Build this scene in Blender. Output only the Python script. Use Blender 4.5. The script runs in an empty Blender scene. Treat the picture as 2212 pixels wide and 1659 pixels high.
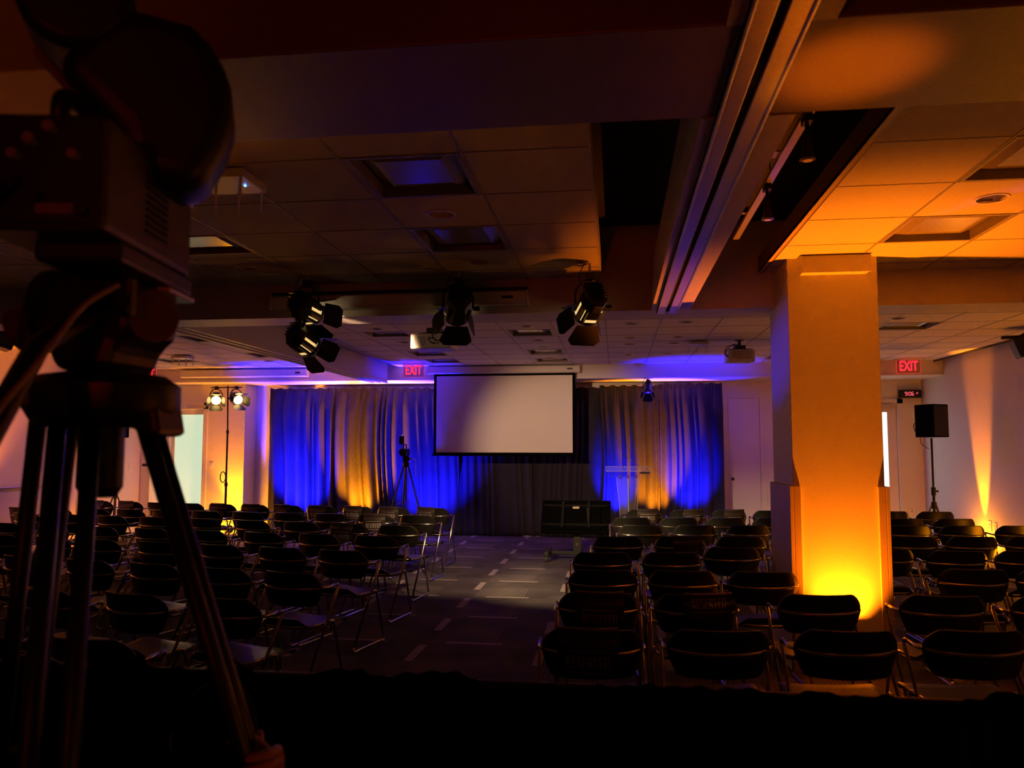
import bpy, math, random
from math import sin, cos, pi, radians
from mathutils import Vector, Matrix
random.seed(7)
S = bpy.context.scene
COL = S.collection
# ------------------------------------------------------------------ camera, world, exposure
EYE = 1.74
cam = bpy.data.cameras.new('camera'); camo = bpy.data.objects.new('camera', cam); COL.objects.link(camo)
cam.sensor_width = 36.0; cam.lens = 36.0*1698.5/2212
yaw, pitch, roll = 0.13101, 0.07866, 0.0012
camo.matrix_world = Matrix.Translation((0, 0, EYE)) @ Matrix.Rotation(yaw, 4, 'Z') @ Matrix.Rotation(pi/2+pitch, 4, 'X') @ Matrix.Rotation(roll, 4, 'Z')
cam.clip_start = 0.05
cam.dof.use_dof = True; cam.dof.focus_distance = 9.0; cam.dof.aperture_fstop = 3.4
S.camera = camo
w = bpy.data.worlds.new('world'); S.world = w; w.use_nodes = True
w.node_tree.nodes['Background'].inputs[0].default_value = (0, 0, 0, 1)
w.node_tree.nodes['Background'].inputs[1].default_value = 0
vs = S.view_settings
vs.view_transform = 'Standard'; vs.look = 'None'; vs.exposure = 0.28; vs.gamma = 1.0; vs.use_curve_mapping = False
S.cycles.max_bounces = 8; S.cycles.diffuse_bounces = 4; S.cycles.glossy_bounces = 4
S.cycles.transmission_bounces = 8; S.cycles.transparent_max_bounces = 8
S.cycles.sample_clamp_indirect = 4.0; S.cycles.caustics_reflective = False; S.cycles.caustics_refractive = False
S.cycles.use_denoising = True

AMBER = (1.0, 0.24, 0.003)
# power of every lamp in watts, per colour channel
LAMP = {
    'a1': (1.9e+03, 520, 5),
    'a2': (1.15e+03, 300, 3),
    'b1': (41.6, 41.6, 5.2e+03),
    'b1g': (0.00229, 0.00229, 0.191),
    'b1w': (18.4, 18.4, 2.3e+03),
    'b2': (18.4, 18.4, 2.3e+03),
    'b2g': (0.064, 0.064, 8),
    'b2w': (8.8, 8.8, 1.1e+03),
    'b3': (20.8, 20.8, 2.6e+03),
    'b4': (20.8, 20.8, 2.6e+03),
    'b4g': (0.00806, 0.00805, 0.67),
    'b4w': (12, 12, 1.5e+03),
    'band': (561, 136, 2.55),
    'bandL': (99.5, 23.9, 0.298),
    'bandg': (14, 3, 0.03),
    'bc': (10.4, 10.4, 1.3e+03),
    'col': (800, 135, 2),
    'f1a': (950, 540, 290),
    'f1b': (1.16e+03, 785, 340),
    'f2': (84, 50.5, 25.3),
    'f3': (703, 432, 223),
    'front': (190, 56, 3),
    'back_fill': (0.3, 0.2, 0.15),
    'lobby': (150, 42, 60),
    'rwall_fill': (0.032, 0.0224, 0.0193),
    'lw': (343, 86.5, 1.03),
    'lw2': (454, 95.8, 1.28),
    'lw2g': (1.36, 0.326, 0.00407),
    'lwg': (14.9, 3.53, 0.0442),
    'pier': (420, 115, 1),
    'pierg': (63.8, 21.2, 0.221),
    'red': (36, 0.75, 0.45),
    'rw': (850, 190, 2),
    'rw2': (6.28, 1.5, 0.0188),
    'rw2g': (60.7, 16.6, 0.193),
    'rwg': (44.9, 11.4, 0.136),
    's1': (12.2, 7.32, 3.65),
    's2': (16.3, 9.84, 4.91),
}
def rgbw(l, key):
    c = LAMP.get(key, (10, 10, 10)); e = max(max(c), 1e-6); l.energy = e; l.color = [v/e for v in c]
def spot(key, pos, target, size=50, blend=0.6, rad=0.05):
    l = bpy.data.lights.new('lamp_'+key, 'SPOT'); rgbw(l, key)
    l.spot_size = radians(size); l.spot_blend = blend; l.shadow_soft_size = rad
    o = bpy.data.objects.new('lamp_'+key, l); COL.objects.link(o)
    o.location = pos; d = Vector(target)-Vector(pos)
    o.rotation_euler = d.to_track_quat('-Z', 'Y').to_euler()
    return o
def glow(key, pos, rad=.12):
    l = bpy.data.lights.new('lamp_'+key, 'POINT'); rgbw(l, key); l.shadow_soft_size = rad
    o = bpy.data.objects.new('lamp_'+key, l); COL.objects.link(o); o.location = pos; return o
def area(key, pos, target, sx, sy):
    l = bpy.data.lights.new('lamp_'+key, 'AREA'); rgbw(l, key)
    l.shape = 'RECTANGLE'; l.size = sx; l.size_y = sy
    o = bpy.data.objects.new('lamp_'+key, l); COL.objects.link(o)
    o.location = pos; d = Vector(target)-Vector(pos)
    o.rotation_euler = d.to_track_quat('-Z', 'Y').to_euler()
    return o
# dim rest of the venue behind the photographer: a red sign glow and a weak added fill light
spot('red', (-0.5, -3.0, 1.9), (0.2, 2.0, 3.35), 75, 1.0, 0.1)
area('back_fill', (0.5, -3.5, 2.2), (0, 6, 1.5), 5.0, 1.2)
spot('lobby', (-7.7, 7.9, 2.4), (-9.3, 12.4, 1.35), 50, 1.0, .15)  # added unseen fill, brightens the left wall
area('rwall_fill', (3.7, 5.2, 2.6), (5.65, 12.0, 1.6), 1.0, .4)  # added unseen fill for the right wall
# amber wall washer that stands outside the frame beside the near beam
spot('band', (0.98, 1.95, 0.15), (0.75, 2.52, 2.93), 12.5, 1.0, 0.04)
spot('front', (2.9, 2.2, 0.15), (1.75, 6.45, 2.3), 40, 1.0, 0.06)
glow('bandg', (2.9, 1.3, .35), .08)  # added point glow, warms the right side of the foreground camera
spot('bandL', (-3.2, 1.2, 0.15), (-2.6, 2.2, 3.05), 50, 1.0, 0.05)

# ------------------------------------------------------------------ materials
MT = {}
def mat(name, col, rough=0.6, metal=0.0, bump=0.0, bscale=80, spec=0.5, emit=None, estr=0, var=0.0, vscale=3, trans=0.0, alpha=1.0):
    if name in MT: return MT[name]
    m = bpy.data.materials.new(name); m.use_nodes = True; nt = m.node_tree; b = nt.nodes['Principled BSDF']
    b.inputs['Base Color'].default_value = (*col, 1); b.inputs['Roughness'].default_value = rough
    b.inputs['Metallic'].default_value = metal; b.inputs['Specular IOR Level'].default_value = spec
    tc = nt.nodes.new('ShaderNodeTexCoord')
    if trans: b.inputs['Transmission Weight'].default_value = trans; b.inputs['IOR'].default_value = 1.45
    if alpha < 1: b.inputs['Alpha'].default_value = alpha
    if emit: b.inputs['Emission Color'].default_value = (*emit, 1); b.inputs['Emission Strength'].default_value = estr
    n = nt.nodes.new('ShaderNodeTexNoise'); n.inputs['Scale'].default_value = vscale; n.inputs['Detail'].default_value = 3
    nt.links.new(tc.outputs['Object'], n.inputs['Vector'])
    mx = nt.nodes.new('ShaderNodeMix'); mx.data_type = 'RGBA'
    v = max(var, 0.03)
    mx.inputs[6].default_value = (*[c*(1-v) for c in col], 1); mx.inputs[7].default_value = (*[min(1, c*(1+v)) for c in col], 1)
    nt.links.new(n.outputs['Fac'], mx.inputs[0]); nt.links.new(mx.outputs[2], b.inputs['Base Color'])
    if bump:
        n2 = nt.nodes.new('ShaderNodeTexNoise'); n2.inputs['Scale'].default_value = bscale
        nt.links.new(tc.outputs['Object'], n2.inputs['Vector'])
        bp = nt.nodes.new('ShaderNodeBump'); bp.inputs['Strength'].default_value = bump; bp.inputs['Distance'].default_value = 0.006
        nt.links.new(n2.outputs['Fac'], bp.inputs['Height']); nt.links.new(bp.outputs[0], b.inputs['Normal'])
    MT[name] = m; return m
PAINT = mat('wall_paint', (.72, .69, .63), .60, bump=.05, bscale=110)
CEIL = mat('ceiling_tile', (.70, .67, .61), .85, bump=.1, bscale=300)
TBAR = mat('ceiling_grid_bar', (.30, .28, .26), .5)
BEAMP = mat('beam_paint', (.62, .58, .52), .55, bump=.15, bscale=100)
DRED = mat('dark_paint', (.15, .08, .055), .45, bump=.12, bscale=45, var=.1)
STRIP = mat('track_housing_paint', (.50, .48, .42), .40)
ALU = mat('track_metal', (.55, .52, .48), .30, metal=.7)
VOID = mat('plenum_black', (.006, .006, .007), .9)
BLK = mat('black_plastic', (.006, .006, .0065), .45)
BLKM = mat('black_metal', (.008, .008, .009), .42)
SHELL = mat('chair_shell', (.005, .0042, .0042), .45, bump=.1, bscale=500)
CHROME = mat('chrome_tube', (.50, .47, .46), .18, metal=1.0)
RUB = mat('rubber_glide', (.02, .02, .02), .8)
VELV = mat('black_drape', (.030, .027, .036), .85, bump=.5, bscale=220, var=.25, vscale=6, spec=.15)
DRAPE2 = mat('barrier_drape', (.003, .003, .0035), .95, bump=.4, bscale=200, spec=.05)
SCREEN = mat('screen_fabric', (.80, .78, .76), .8)
WHT = mat('white_plastic', (.75, .73, .68), .4)
REFL = mat('downlight_reflector', (.85, .83, .80), .38, metal=1.0)
LENSP = mat('troffer_lens', (.30, .28, .25), .22, spec=.6)
PAPER = mat('sign_paper', (.035, .022, .022), .6)
PRINT = mat('sign_print', (.85, .80, .80), .7)
ACRY = mat('clear_acrylic', (.75, .75, .80), .12, spec=.8, alpha=.08)
ACRYE = mat('acrylic_edge', (.80, .78, .82), .2, spec=.8, alpha=.75)
GLW = mat('frosted_glass_daylight', (.5, .6, .5), .3, emit=(.55, .86, .60), estr=.62, var=.15, vscale=2)
GLW2 = mat('door_glass_daylight', (.6, .7, .7), .3, emit=(.85, 1.0, .95), estr=1.2)
LENSON = mat('lit_fresnel_lens', (1, .8, .5), .2, emit=(1.0, .60, .16), estr=16)
VENT = mat('lamp_vent_glow', (1, .8, .5), .3, emit=(1.0, .66, .22), estr=.75)
LENSMID = mat('lit_stage_lens', (1, .8, .5), .2, emit=(1.0, .72, .36), estr=1.6)
REDLED = mat('red_led', (.5, .0, .0), .4, emit=(1.0, .012, .03), estr=2.6)
REDLINE = mat('red_edge_glow', (.5, .1, .1), .3, emit=(1.0, .05, .05), estr=.5)
CLKRED = mat('clock_digit', (.5, 0, 0), .4, emit=(1.0, .10, .12), estr=2.0)
BLED = mat('blue_led', (.1, .2, .6), .4, emit=(.05, .3, 1.0), estr=12)
AMBL = mat('amber_lens', (.6, .3, .05), .3, emit=AMBER, estr=4)
BLUL = mat('blue_lens', (.05, .05, .6), .3, emit=(.02, .02, 1), estr=4)
WOOD = mat('column_cladding', (.50, .40, .28), .5, var=.1)
SKIN = mat('skin', (.42, .22, .14), .55, bump=.1, bscale=150)
HAIR = mat('dark_hair', (.0015, .0015, .0015), .9, bump=.5, bscale=200, spec=.05)
CLOTH = mat('black_shirt', (.003, .003, .004), .85, bump=.3, bscale=90)
GREY = mat('grey_label', (.20, .16, .17), .5)
TAN = mat('camera_grey_panel', (.040, .028, .022), .45)
MIC = mat('mic_black', (.02, .02, .02), .6)
PLATE = mat('aluminium_plate', (.45, .48, .45), .35, metal=.6)

def carpet():
    m = bpy.data.materials.new('carpet'); m.use_nodes = True; nt = m.node_tree; b = nt.nodes['Principled BSDF']
    b.inputs['Roughness'].default_value = .95; b.inputs['Specular IOR Level'].default_value = .1
    geo = nt.nodes.new('ShaderNodeNewGeometry'); sp = nt.nodes.new('ShaderNodeSeparateXYZ'); nt.links.new(geo.outputs['Position'], sp.inputs[0])
    X, Y = sp.outputs[0], sp.outputs[1]
    def M(op, a, c=0.0, c2=None):
        n = nt.nodes.new('ShaderNodeMath'); n.operation = op
        for i, v in enumerate((a, c) + ((c2,) if c2 is not None else ())):
            if isinstance(v, (int, float)): n.inputs[i].default_value = v
            else: nt.links.new(v, n.inputs[i])
        return n.outputs[0]
    def fmod(v, off, per): return M('MULTIPLY', M('FRACT', M('DIVIDE', M('ADD', v, off), per)), per)
    xs = fmod(X, 2.56+10.5, 1.05); thin = M('MULTIPLY', M('LESS_THAN', xs, .5), M('LESS_THAN', fmod(Y, -9.12+10.7, 1.07), .055))
    xt = fmod(X, 1.73+10.5, 1.05); thick = M('MULTIPLY', M('LESS_THAN', xt, .075), M('LESS_THAN', fmod(Y, -9.58+10.7, 1.07), .52))
    marks = M('MAXIMUM', thin, thick)
    col = M('LESS_THAN', fmod(X, 1.65+10.5, 1.05), .58); rowt = M('LESS_THAN', fmod(Y, -9.1+10.7, 1.07), .6)
    hat = M('MULTIPLY', M('MULTIPLY', col, rowt), M('LESS_THAN', fmod(X, 10, .034), .014))
    ns = nt.nodes.new('ShaderNodeTexNoise'); ns.inputs['Scale'].default_value = 2.2; ns.inputs['Detail'].default_value = 6
    nt.links.new(geo.outputs['Position'], ns.inputs['Vector'])
    val = M('ADD', M('MULTIPLY', marks, .22), M('ADD', M('MULTIPLY', hat, .06), M('MULTIPLY', ns.outputs['Fac'], .13)))
    cmb = nt.nodes.new('ShaderNodeMix'); cmb.data_type = 'RGBA'; cmb.inputs[6].default_value = (.012, .010, .015, 1); cmb.inputs[7].default_value = (.92, .80, .86, 1)
    nt.links.new(val, cmb.inputs[0]); nt.links.new(cmb.outputs[2], b.inputs['Base Color'])
    n2 = nt.nodes.new('ShaderNodeTexNoise'); n2.inputs['Scale'].default_value = 260; nt.links.new(geo.outputs['Position'], n2.inputs['Vector'])
    bp = nt.nodes.new('ShaderNodeBump'); bp.inputs['Strength'].default_value = .4; bp.inputs['Distance'].default_value = .01
    nt.links.new(n2.outputs['Fac'], bp.inputs['Height']); nt.links.new(bp.outputs[0], b.inputs['Normal'])
    return m
CARPET = carpet()

# ------------------------------------------------------------------ geometry helpers
class MB:
    def __init__(s, M=None): s.v = []; s.f = []; s.M = M or Matrix.Identity(4)
    def add(s, vs_, fs):
        o = len(s.v); s.v += [tuple(s.M @ Vector(p)) for p in vs_]; s.f += [tuple(i+o for i in f) for f in fs]; return s
    def box(s, x0, x1, y0, y1, z0, z1):
        return s.add([(x0,y0,z0),(x1,y0,z0),(x1,y1,z0),(x0,y1,z0),(x0,y0,z1),(x1,y0,z1),(x1,y1,z1),(x0,y1,z1)],
                     [(0,3,2,1),(4,5,6,7),(0,1,5,4),(1,2,6,5),(2,3,7,6),(3,0,4,7)])
    def bar(s, a, b, wx, wz, up=(0,0,1)):
        a, b = Vector(a), Vector(b); d = (b-a).normalized(); u = Vector(up)
        if abs(d.dot(u)) > .97: u = Vector((0,1,0))
        r = d.cross(u).normalized()*wx/2; u2 = r.cross(d).normalized()*wz/2
        P = [a-r-u2, a+r-u2, a+r+u2, a-r+u2, b-r-u2, b+r-u2, b+r+u2, b-r+u2]
        return s.add(P, [(0,3,2,1),(4,5,6,7),(0,1,5,4),(1,2,6,5),(2,3,7,6),(3,0,4,7)])
    def tube(s, pts, r, n=8, cap=True):
        P = [Vector(p) for p in pts]; L = len(P); rr = r if isinstance(r, (list, tuple)) else [r]*L
        T = []
        for i in range(L):
            t = (P[min(i+1, L-1)]-P[max(i-1, 0)])
            T.append(t.normalized() if t.length > 1e-9 else Vector((0,0,1)))
        u = T[0].orthogonal().normalized(); vs_ = []
        for i in range(L):
            u = (u-T[i]*u.dot(T[i])); u = u.normalized() if u.length > 1e-6 else T[i].orthogonal().normalized()
            w_ = T[i].cross(u)
            for k in range(n):
                a = 2*pi*k/n; vs_.append(P[i]+(u*cos(a)+w_*sin(a))*rr[i])
        fs = [(i*n+k, i*n+(k+1)%n, (i+1)*n+(k+1)%n, (i+1)*n+k) for i in range(L-1) for k in range(n)]
        if cap: fs += [tuple(range(n-1, -1, -1)), tuple((L-1)*n+k for k in range(n))]
        return s.add(vs_, fs)
    def cyl(s, a, b, r0, r1=None, n=20): return s.tube([a, b], [r0, r0 if r1 is None else r1], n)
    def ball(s, c, rx, ry=None, rz=None, nu=16, nv=10):
        ry = ry or rx; rz = rz or rx; vs_ = [(c[0], c[1], c[2]-rz)]; fs = []
        for j in range(1, nv):
            p = -pi/2+pi*j/nv
            for i in range(nu): a = 2*pi*i/nu; vs_.append((c[0]+rx*cos(p)*cos(a), c[1]+ry*cos(p)*sin(a), c[2]+rz*sin(p)))
        vs_.append((c[0], c[1], c[2]+rz)); last = len(vs_)-1
        for i in range(nu): fs.append((0, 1+(i+1)%nu, 1+i)); fs.append((last, last-nu+i, last-nu+(i+1)%nu))
        for j in range(nv-2):
            for i in range(nu): fs.append((1+j*nu+i, 1+j*nu+(i+1)%nu, 1+(j+1)*nu+(i+1)%nu, 1+(j+1)*nu+i))
        return s.add(vs_, fs)
    def prism(s, out, d0, d1, axis='Y'):
        n = len(out)
        f = {'Y': lambda p, d: (p[0], d, p[1]), 'Z': lambda p, d: (p[0], p[1], d), 'X': lambda p, d: (d, p[0], p[1])}[axis]
        vs_ = [f(p, d0) for p in out]+[f(p, d1) for p in out]
        fs = [tuple(range(n)), tuple(range(2*n-1, n-1, -1))]+[(i, n+i, n+(i+1)%n, (i+1)%n) for i in range(n)]
        return s.add(vs_, fs)
    def loft(s, rings, cap=True):
        n = len(rings[0]); vs_ = [p for r in rings for p in r]
        fs = [(i*n+k, i*n+(k+1)%n, (i+1)*n+(k+1)%n, (i+1)*n+k) for i in range(len(rings)-1) for k in range(n)]
        if cap: fs += [tuple(range(n-1, -1, -1)), tuple((len(rings)-1)*n+k for k in range(n))]
        return s.add(vs_, fs)
    def grid(s, fn, nu, nv):
        vs_ = [fn(i/nu, j/nv) for j in range(nv+1) for i in range(nu+1)]
        return s.add(vs_, [(j*(nu+1)+i, j*(nu+1)+i+1, (j+1)*(nu+1)+i+1, (j+1)*(nu+1)+i) for j in range(nv) for i in range(nu)])
    def build(s, name, m, parent=None, smooth=None, bevel=0, thick=0, sub=0):
        me = bpy.data.meshes.new(name); me.from_pydata(s.v, [], s.f); me.validate(); me.update()
        import bmesh
        bm = bmesh.new(); bm.from_mesh(me); bmesh.ops.recalc_face_normals(bm, faces=bm.faces); bm.to_mesh(me); bm.free()
        me.materials.append(m); o = bpy.data.objects.new(name, me); COL.objects.link(o)
        if parent: o.parent = parent
        if smooth is not None:
            me.polygons.foreach_set('use_smooth', [True]*len(me.polygons))
            if smooth > 0: me.set_sharp_from_angle(angle=radians(smooth))
        if thick: md = o.modifiers.new('thickness', 'SOLIDIFY'); md.thickness = thick
        if bevel: md = o.modifiers.new('bevel', 'BEVEL'); md.width = bevel; md.segments = 2; md.limit_method = 'ANGLE'
        if sub: md = o.modifiers.new('sub', 'SUBSURF'); md.levels = sub; md.render_levels = sub
        return o
def tag(o, label=None, cat=None, group=None, kind=None):
    if label: o['label'] = label
    if cat: o['category'] = cat
    if group: o['group'] = group
    if kind: o['kind'] = kind
    return o
def thing(name, loc, label, cat, group=None, rz=0, parent=None):
    o = bpy.data.objects.new(name, None); COL.objects.link(o); o.location = loc; o.rotation_euler = (0, 0, rz)
    o.empty_display_size = .1
    return tag(o, label, cat, group)
def struct(name, mb, m, **k):
    o = mb.build(name, m, **k); o['kind'] = 'structure'; return o
def put_lamp(o, parent):   # keep a lamp with the fixture that carries it
    mw = o.matrix_basis.copy(); o.parent = parent; o.matrix_parent_inverse = Matrix.Translation(parent.location).inverted() if parent.rotation_euler[2] == 0 else Matrix.Identity(4)
def copy_tree(o, parent=None):
    c = o.copy(); COL.objects.link(c)
    if parent: c.parent = parent
    for ch in o.children: copy_tree(ch, c)
    return c

# ------------------------------------------------------------------ room shell
XL, XR, YB, YF = -9.3, 5.65, -4.0, 15.5
HC, HB, HP = 3.24, 2.93, 3.7
struct('floor', MB().box(XL-.1, XR+.1, YB-.1, 16.2, -.1, 0), CARPET)
struct('wall_left', MB().box(XL-.12, XL, YB, 14.5, 0, HP), PAINT)
struct('wall_right', MB().box(XR, XR+.12, YB, YF+.1, 0, HP), PAINT)
struct('wall_back', MB().box(XL-.1, XR+.1, YB-.12, YB, 0, HP), PAINT)
struct('wall_corner', MB().box(XL-.12, -9.1, 14.5, 16.2, 0, HP), PAINT)
wf = MB(); wf.box(-7.4, 4.30, YF, YF+.12, 0, HP); wf.box(4.30, 5.30, YF, YF+.12, 2.62, HP); wf.box(5.30, XR+.1, YF, YF+.12, 0, HP)
struct('wall_front', wf, PAINT)
wd = MB(); wd.box(-8.19, -7.4, 15.0, YF+.12, 0, HP); wd.box(-9.1, -8.19, 15.0, 15.2, 2.60, HP)
struct('wall_pier', wd, PAINT)
struct('trim_1', MB().box(XL, -9.1, 14.46, 14.50, 0, .1), TBAR)
struct('trim_2', MB().box(XR-.012, XR, YB, 15.5, 0, .1), TBAR)
struct('ceiling_plenum', MB().box(XL-.1, XR+.1, YB-.1, 16.2, HP, HP+.1), VOID)

def slab(name, x0, x1, y0, y1, holes, m, z=HC, t=.02):
    xs = sorted({x0, x1, *[h[0] for h in holes], *[h[1] for h in holes]}); ys = sorted({y0, y1, *[h[2] for h in holes], *[h[3] for h in holes]})
    mb = MB()
    for i in range(len(xs)-1):
        for j in range(len(ys)-1):
            cx, cy = (xs[i]+xs[i+1])/2, (ys[j]+ys[j+1])/2
            if any(h[0] < cx < h[1] and h[2] < cy < h[3] for h in holes): continue
            mb.box(xs[i], xs[i+1], ys[j], ys[j+1], z, z+t)
    return struct(name, mb, m)
CANS = [(-1.11,4.90,'mid'),(-1.10,6.23,'mid'),(-3.10,6.22,'mid'),(-3.75,6.86,'mid'),(-.46,6.86,'mid'),(2.27,5.0,'mid'),
 (-3.05,9.70,'far'),(-1.11,9.73,'far'),(.20,9.67,'far'),(.86,9.62,'far'),(.21,10.97,'far'),(.86,10.94,'far'),(.21,11.63,'far'),(.86,11.60,'far'),
 (.21,12.99,'far'),(.86,12.93,'far'),(-1.09,11.05,'far'),(-1.09,11.80,'far'),(-1.11,13.17,'far'),(-3.04,11.02,'far'),(3.3,9.65,'far'),(2.62,11.2,'far'),(2.62,12.1,'far'),(-5.4,9.4,'far'),(-5.4,10.9,'far'),(-6.1,13.2,'far')]
DIFF = [(-1.40,-.79,3.86,4.53,'mid'),(-1.40,-.79,5.20,5.87,'mid'),(-3.38,-2.76,5.20,5.72,'mid'),(1.94,2.58,3.99,4.65,'mid'),(1.94,2.58,5.35,6.01,'mid'),
 (-3.32,-2.75,9.98,10.42,'far'),(-1.39,-.82,10.01,10.58,'far'),(-1.38,-.82,12.14,12.80,'far'),(-3.30,-2.74,12.14,12.75,'far'),(-3.30,-2.74,13.28,13.85,'far'),(-1.38,-.82,13.4,13.95,'far'),
 (3.30,3.95,10.0,10.6,'far'),(3.25,3.9,12.1,12.7,'far'),(2.55,3.15,13.3,13.9,'far'),(-6.1,-5.5,8.3,8.9,'far'),(-6.0,-5.4,10.0,10.6,'far'),(-6.0,-5.4,12.0,12.6,'far'),(-8.0,-7.4,12.6,13.2,'far')]
def holes(bay, xa, xb):
    H = [(x-.07, x+.07, y-.07, y+.07) for x, y, b in CANS if b == bay and xa < x < xb]
    return H+[(a, b_, c, d) for a, b_, c, d, b in DIFF if b == bay and xa < a < xb]
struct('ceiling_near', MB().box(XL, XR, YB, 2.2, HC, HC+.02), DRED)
slab('ceiling_middle_left', XL, -.11, 2.84, 6.95, holes('mid', XL, -.11), CEIL)
slab('ceiling_middle_right', 1.24, XR, 2.84, 6.95, holes('mid', 1.24, XR), CEIL)
slab('ceiling_far_left', XL, -4.65, 7.36, 14.48, holes('far', XL, -4.65), CEIL)
slab('ceiling_far_right', -4.10, 5.5, 7.36, 14.48, holes('far', -4.10, 5.5), CEIL)
# thin grid lines of the tile ceiling
def gridbars(n, x0, x1, y0, y1, gx, gy, hol):
    mb = MB()
    def cut(lo, hi, spans):
        segs = [(lo, hi)]
        for a, b in spans:
            segs = [q for s_ in segs for q in ((s_[0], min(s_[1], a)), (max(s_[0], b), s_[1])) if q[1]-q[0] > .01]
        return segs
    for x in gx:
        if x0+.02 < x < x1-.02:
            for a, b in cut(y0, y1, [(h[2], h[3]) for h in hol if h[0] < x < h[1]]): mb.box(x-.006, x+.006, a, b, HC-.004, HC)
    for y in gy:
        if y0+.02 < y < y1-.02:
            for a, b in cut(x0, x1, [(h[0], h[1]) for h in hol if h[2] < y < h[3]]): mb.box(a, b, y-.003, y+.003, HC-.003, HC)
    struct('trim_%d' % n, mb, TBAR)
gxs = [-.11-.66*k for k in range(14)]+[.55, 1.26, 1.93, 2.59, 3.25, 3.91, 4.57, 5.23]
gridbars(3, XL, -.11, 2.84, 6.95, gxs, [3.86, 4.535, 5.20, 5.87, 6.54], holes('mid', XL, -.11))
gridbars(4, 1.24, XR, 2.84, 6.95, gxs, [3.99, 4.66, 5.345, 6.02, 6.7], holes('mid', 1.24, XR))
gridbars(5, XL, -4.65, 7.36, 14.48, gxs, [8.0+.67*k for k in range(10)], holes('far', XL, -4.65))
gridbars(6, -4.10, 5.5, 7.36, 14.48, gxs, [8.0+.67*k for k in range(10)], holes('far', -4.10, 5.5))
# beams
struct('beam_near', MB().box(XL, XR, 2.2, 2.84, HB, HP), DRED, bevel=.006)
bm_ = MB(); bm_.box(XL, XR, 6.95, 7.36, HB+.02, HP); bm_.box(XL, XR, 6.94, 7.37, HB, HB+.028)
struct('beam_middle', bm_, BEAMP)
bl = MB(); bl.box(-4.65, -4.30, 7.37, 14.48, HB+.02, HP); bl.box(-4.60, -4.56, 7.37, 14.48, HB, HB+.02); bl.box(-4.47, -4.43, 7.37, 14.48, HB, HB+.02); bl.box(-4.34, -4.29, 7.37, 14.48, HB-.005, HB+.02)
struct('beam_left', bl, BEAMP)
sf = MB(); sf.box(XL, XR, 14.48, 15.5, 2.98, HP); struct('soffit_front', sf, PAINT)
struct('trim_7', MB().box(XL, XR, 14.46, 14.48, 2.98, 3.0), PAINT)
struct('trim_8', MB().box(5.5, 5.53, 7.36, 14.48, HC-.03, HC+.08), BLKM)
# ceiling opening rims and the dropped track housing
struct('trim_9', MB().box(-.125, -.11, 2.84, 6.95, HC-.004, HC+.13), BEAMP)
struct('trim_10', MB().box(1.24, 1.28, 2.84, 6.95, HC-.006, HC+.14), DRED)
struct('trim_11', MB().box(1.235, 1.262, 2.84, 6.95, HC-.012, HC-.004), WOOD)
hs = MB(); hs.box(.32, .65, 2.84, 6.94, HB-.005, HB+.36); hs.box(.32, .62, YB, 2.2, HB-.005, HC); struct('ceiling_track_housing', hs, STRIP)
tr = thing('partition_track', (.45, 2.0, HB), 'long double metal partition track running overhead towards the stage', 'track')
M0 = Matrix.Translation((-.45, -2.0, -HB))
t = MB(M0); t.box(.365, .435, YB+.05, 6.94, HB-.035, HB-.008); t.box(.365, .375, YB+.05, 6.94, HB-.045, HB-.008); t.build('left_rail', ALU, tr, bevel=.003)
t = MB(M0); t.box(.465, .535, YB+.05, 6.94, HB-.035, HB-.008); t.box(.525, .535, YB+.05, 6.94, HB-.045, HB-.008); t.build('right_rail', ALU, tr, bevel=.003)
t = MB(M0); t.box(.435, .465, YB+.05, 6.94, HB-.014, HB-.008); t.build('slot', VOID, tr)

# column with side cladding
cb = MB(); cb.box(1.375, 2.06, 6.45, 7.20, 0, HC); struct('column', cb, PAINT, bevel=.004)
cc = MB(); cc.box(1.345, 1.375, 6.43, 7.22, 0, 1.43); cc.box(1.375, 1.43, 6.43, 6.45, 0, 1.43); struct('trim_12', cc, WOOD, bevel=.003)
cc = MB(); cc.box(2.06, 2.09, 6.43, 7.22, 0, 1.43); cc.box(2.005, 2.06, 6.43, 6.45, 0, 1.43); struct('trim_13', cc, WOOD, bevel=.003)
o = thing('valance_box', (1.72, 6.45, 3.08), 'small box valance fixed high on the amber lit column face', 'box')
q = MB(); q.prism([(-.27, .155), (.265, .155), (.255, .02), (-.25, .02)], -.12, -.001); q.build('casing', PAINT, o, bevel=.006)
q = MB(); q.box(-.26, .26, -.135, -.12, .015, .03); q.build('lower_lip', PAINT, o)

# doors
d = MB(); d.box(-9.09, -9.0, 14.98, 15.14, 0, 2.60); d.box(-8.28, -8.19, 14.98, 15.14, 0, 2.60); d.box(-9.09, -8.19, 14.98, 15.14, 2.48, 2.60)
d1 = struct('door_1', d, PAINT)
d = MB(); d.box(-9.0, -8.93, 15.06, 15.11, .01, 2.48); d.box(-8.29, -8.28, 15.06, 15.11, .01, 2.48); d.box(-8.93, -8.29, 15.06, 15.11, 2.37, 2.48); d.box(-8.93, -8.29, 15.06, 15.11, .01, .18); d.build('door_leaf', WHT, d1)
d = MB(); d.box(-8.93, -8.29, 15.075, 15.09, .18, 2.37); d.build('frosted_pane', GLW, d1)
d = MB(); d.box(-8.62, -8.22, 14.93, 14.97, 2.50, 2.56); d.tube([(-8.9, 14.93, 2.57), (-8.5, 14.95, 2.55)], .008); d.build('door_closer', ALU, d1)
d = MB(); d.box(-9.1, -8.19, 15.2, 15.3, 0, 3.0); struct('wall_outside', d, PAINT)
d = MB(); d.box(4.30, 4.38, 15.44, 15.60, 0, 2.62); d.box(5.20, 5.30, 15.44, 15.60, 0, 2.62); d.box(4.30, 5.30, 15.44, 15.60, 2.54, 2.62)
d2 = struct('door_2', d, PAINT)
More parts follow.
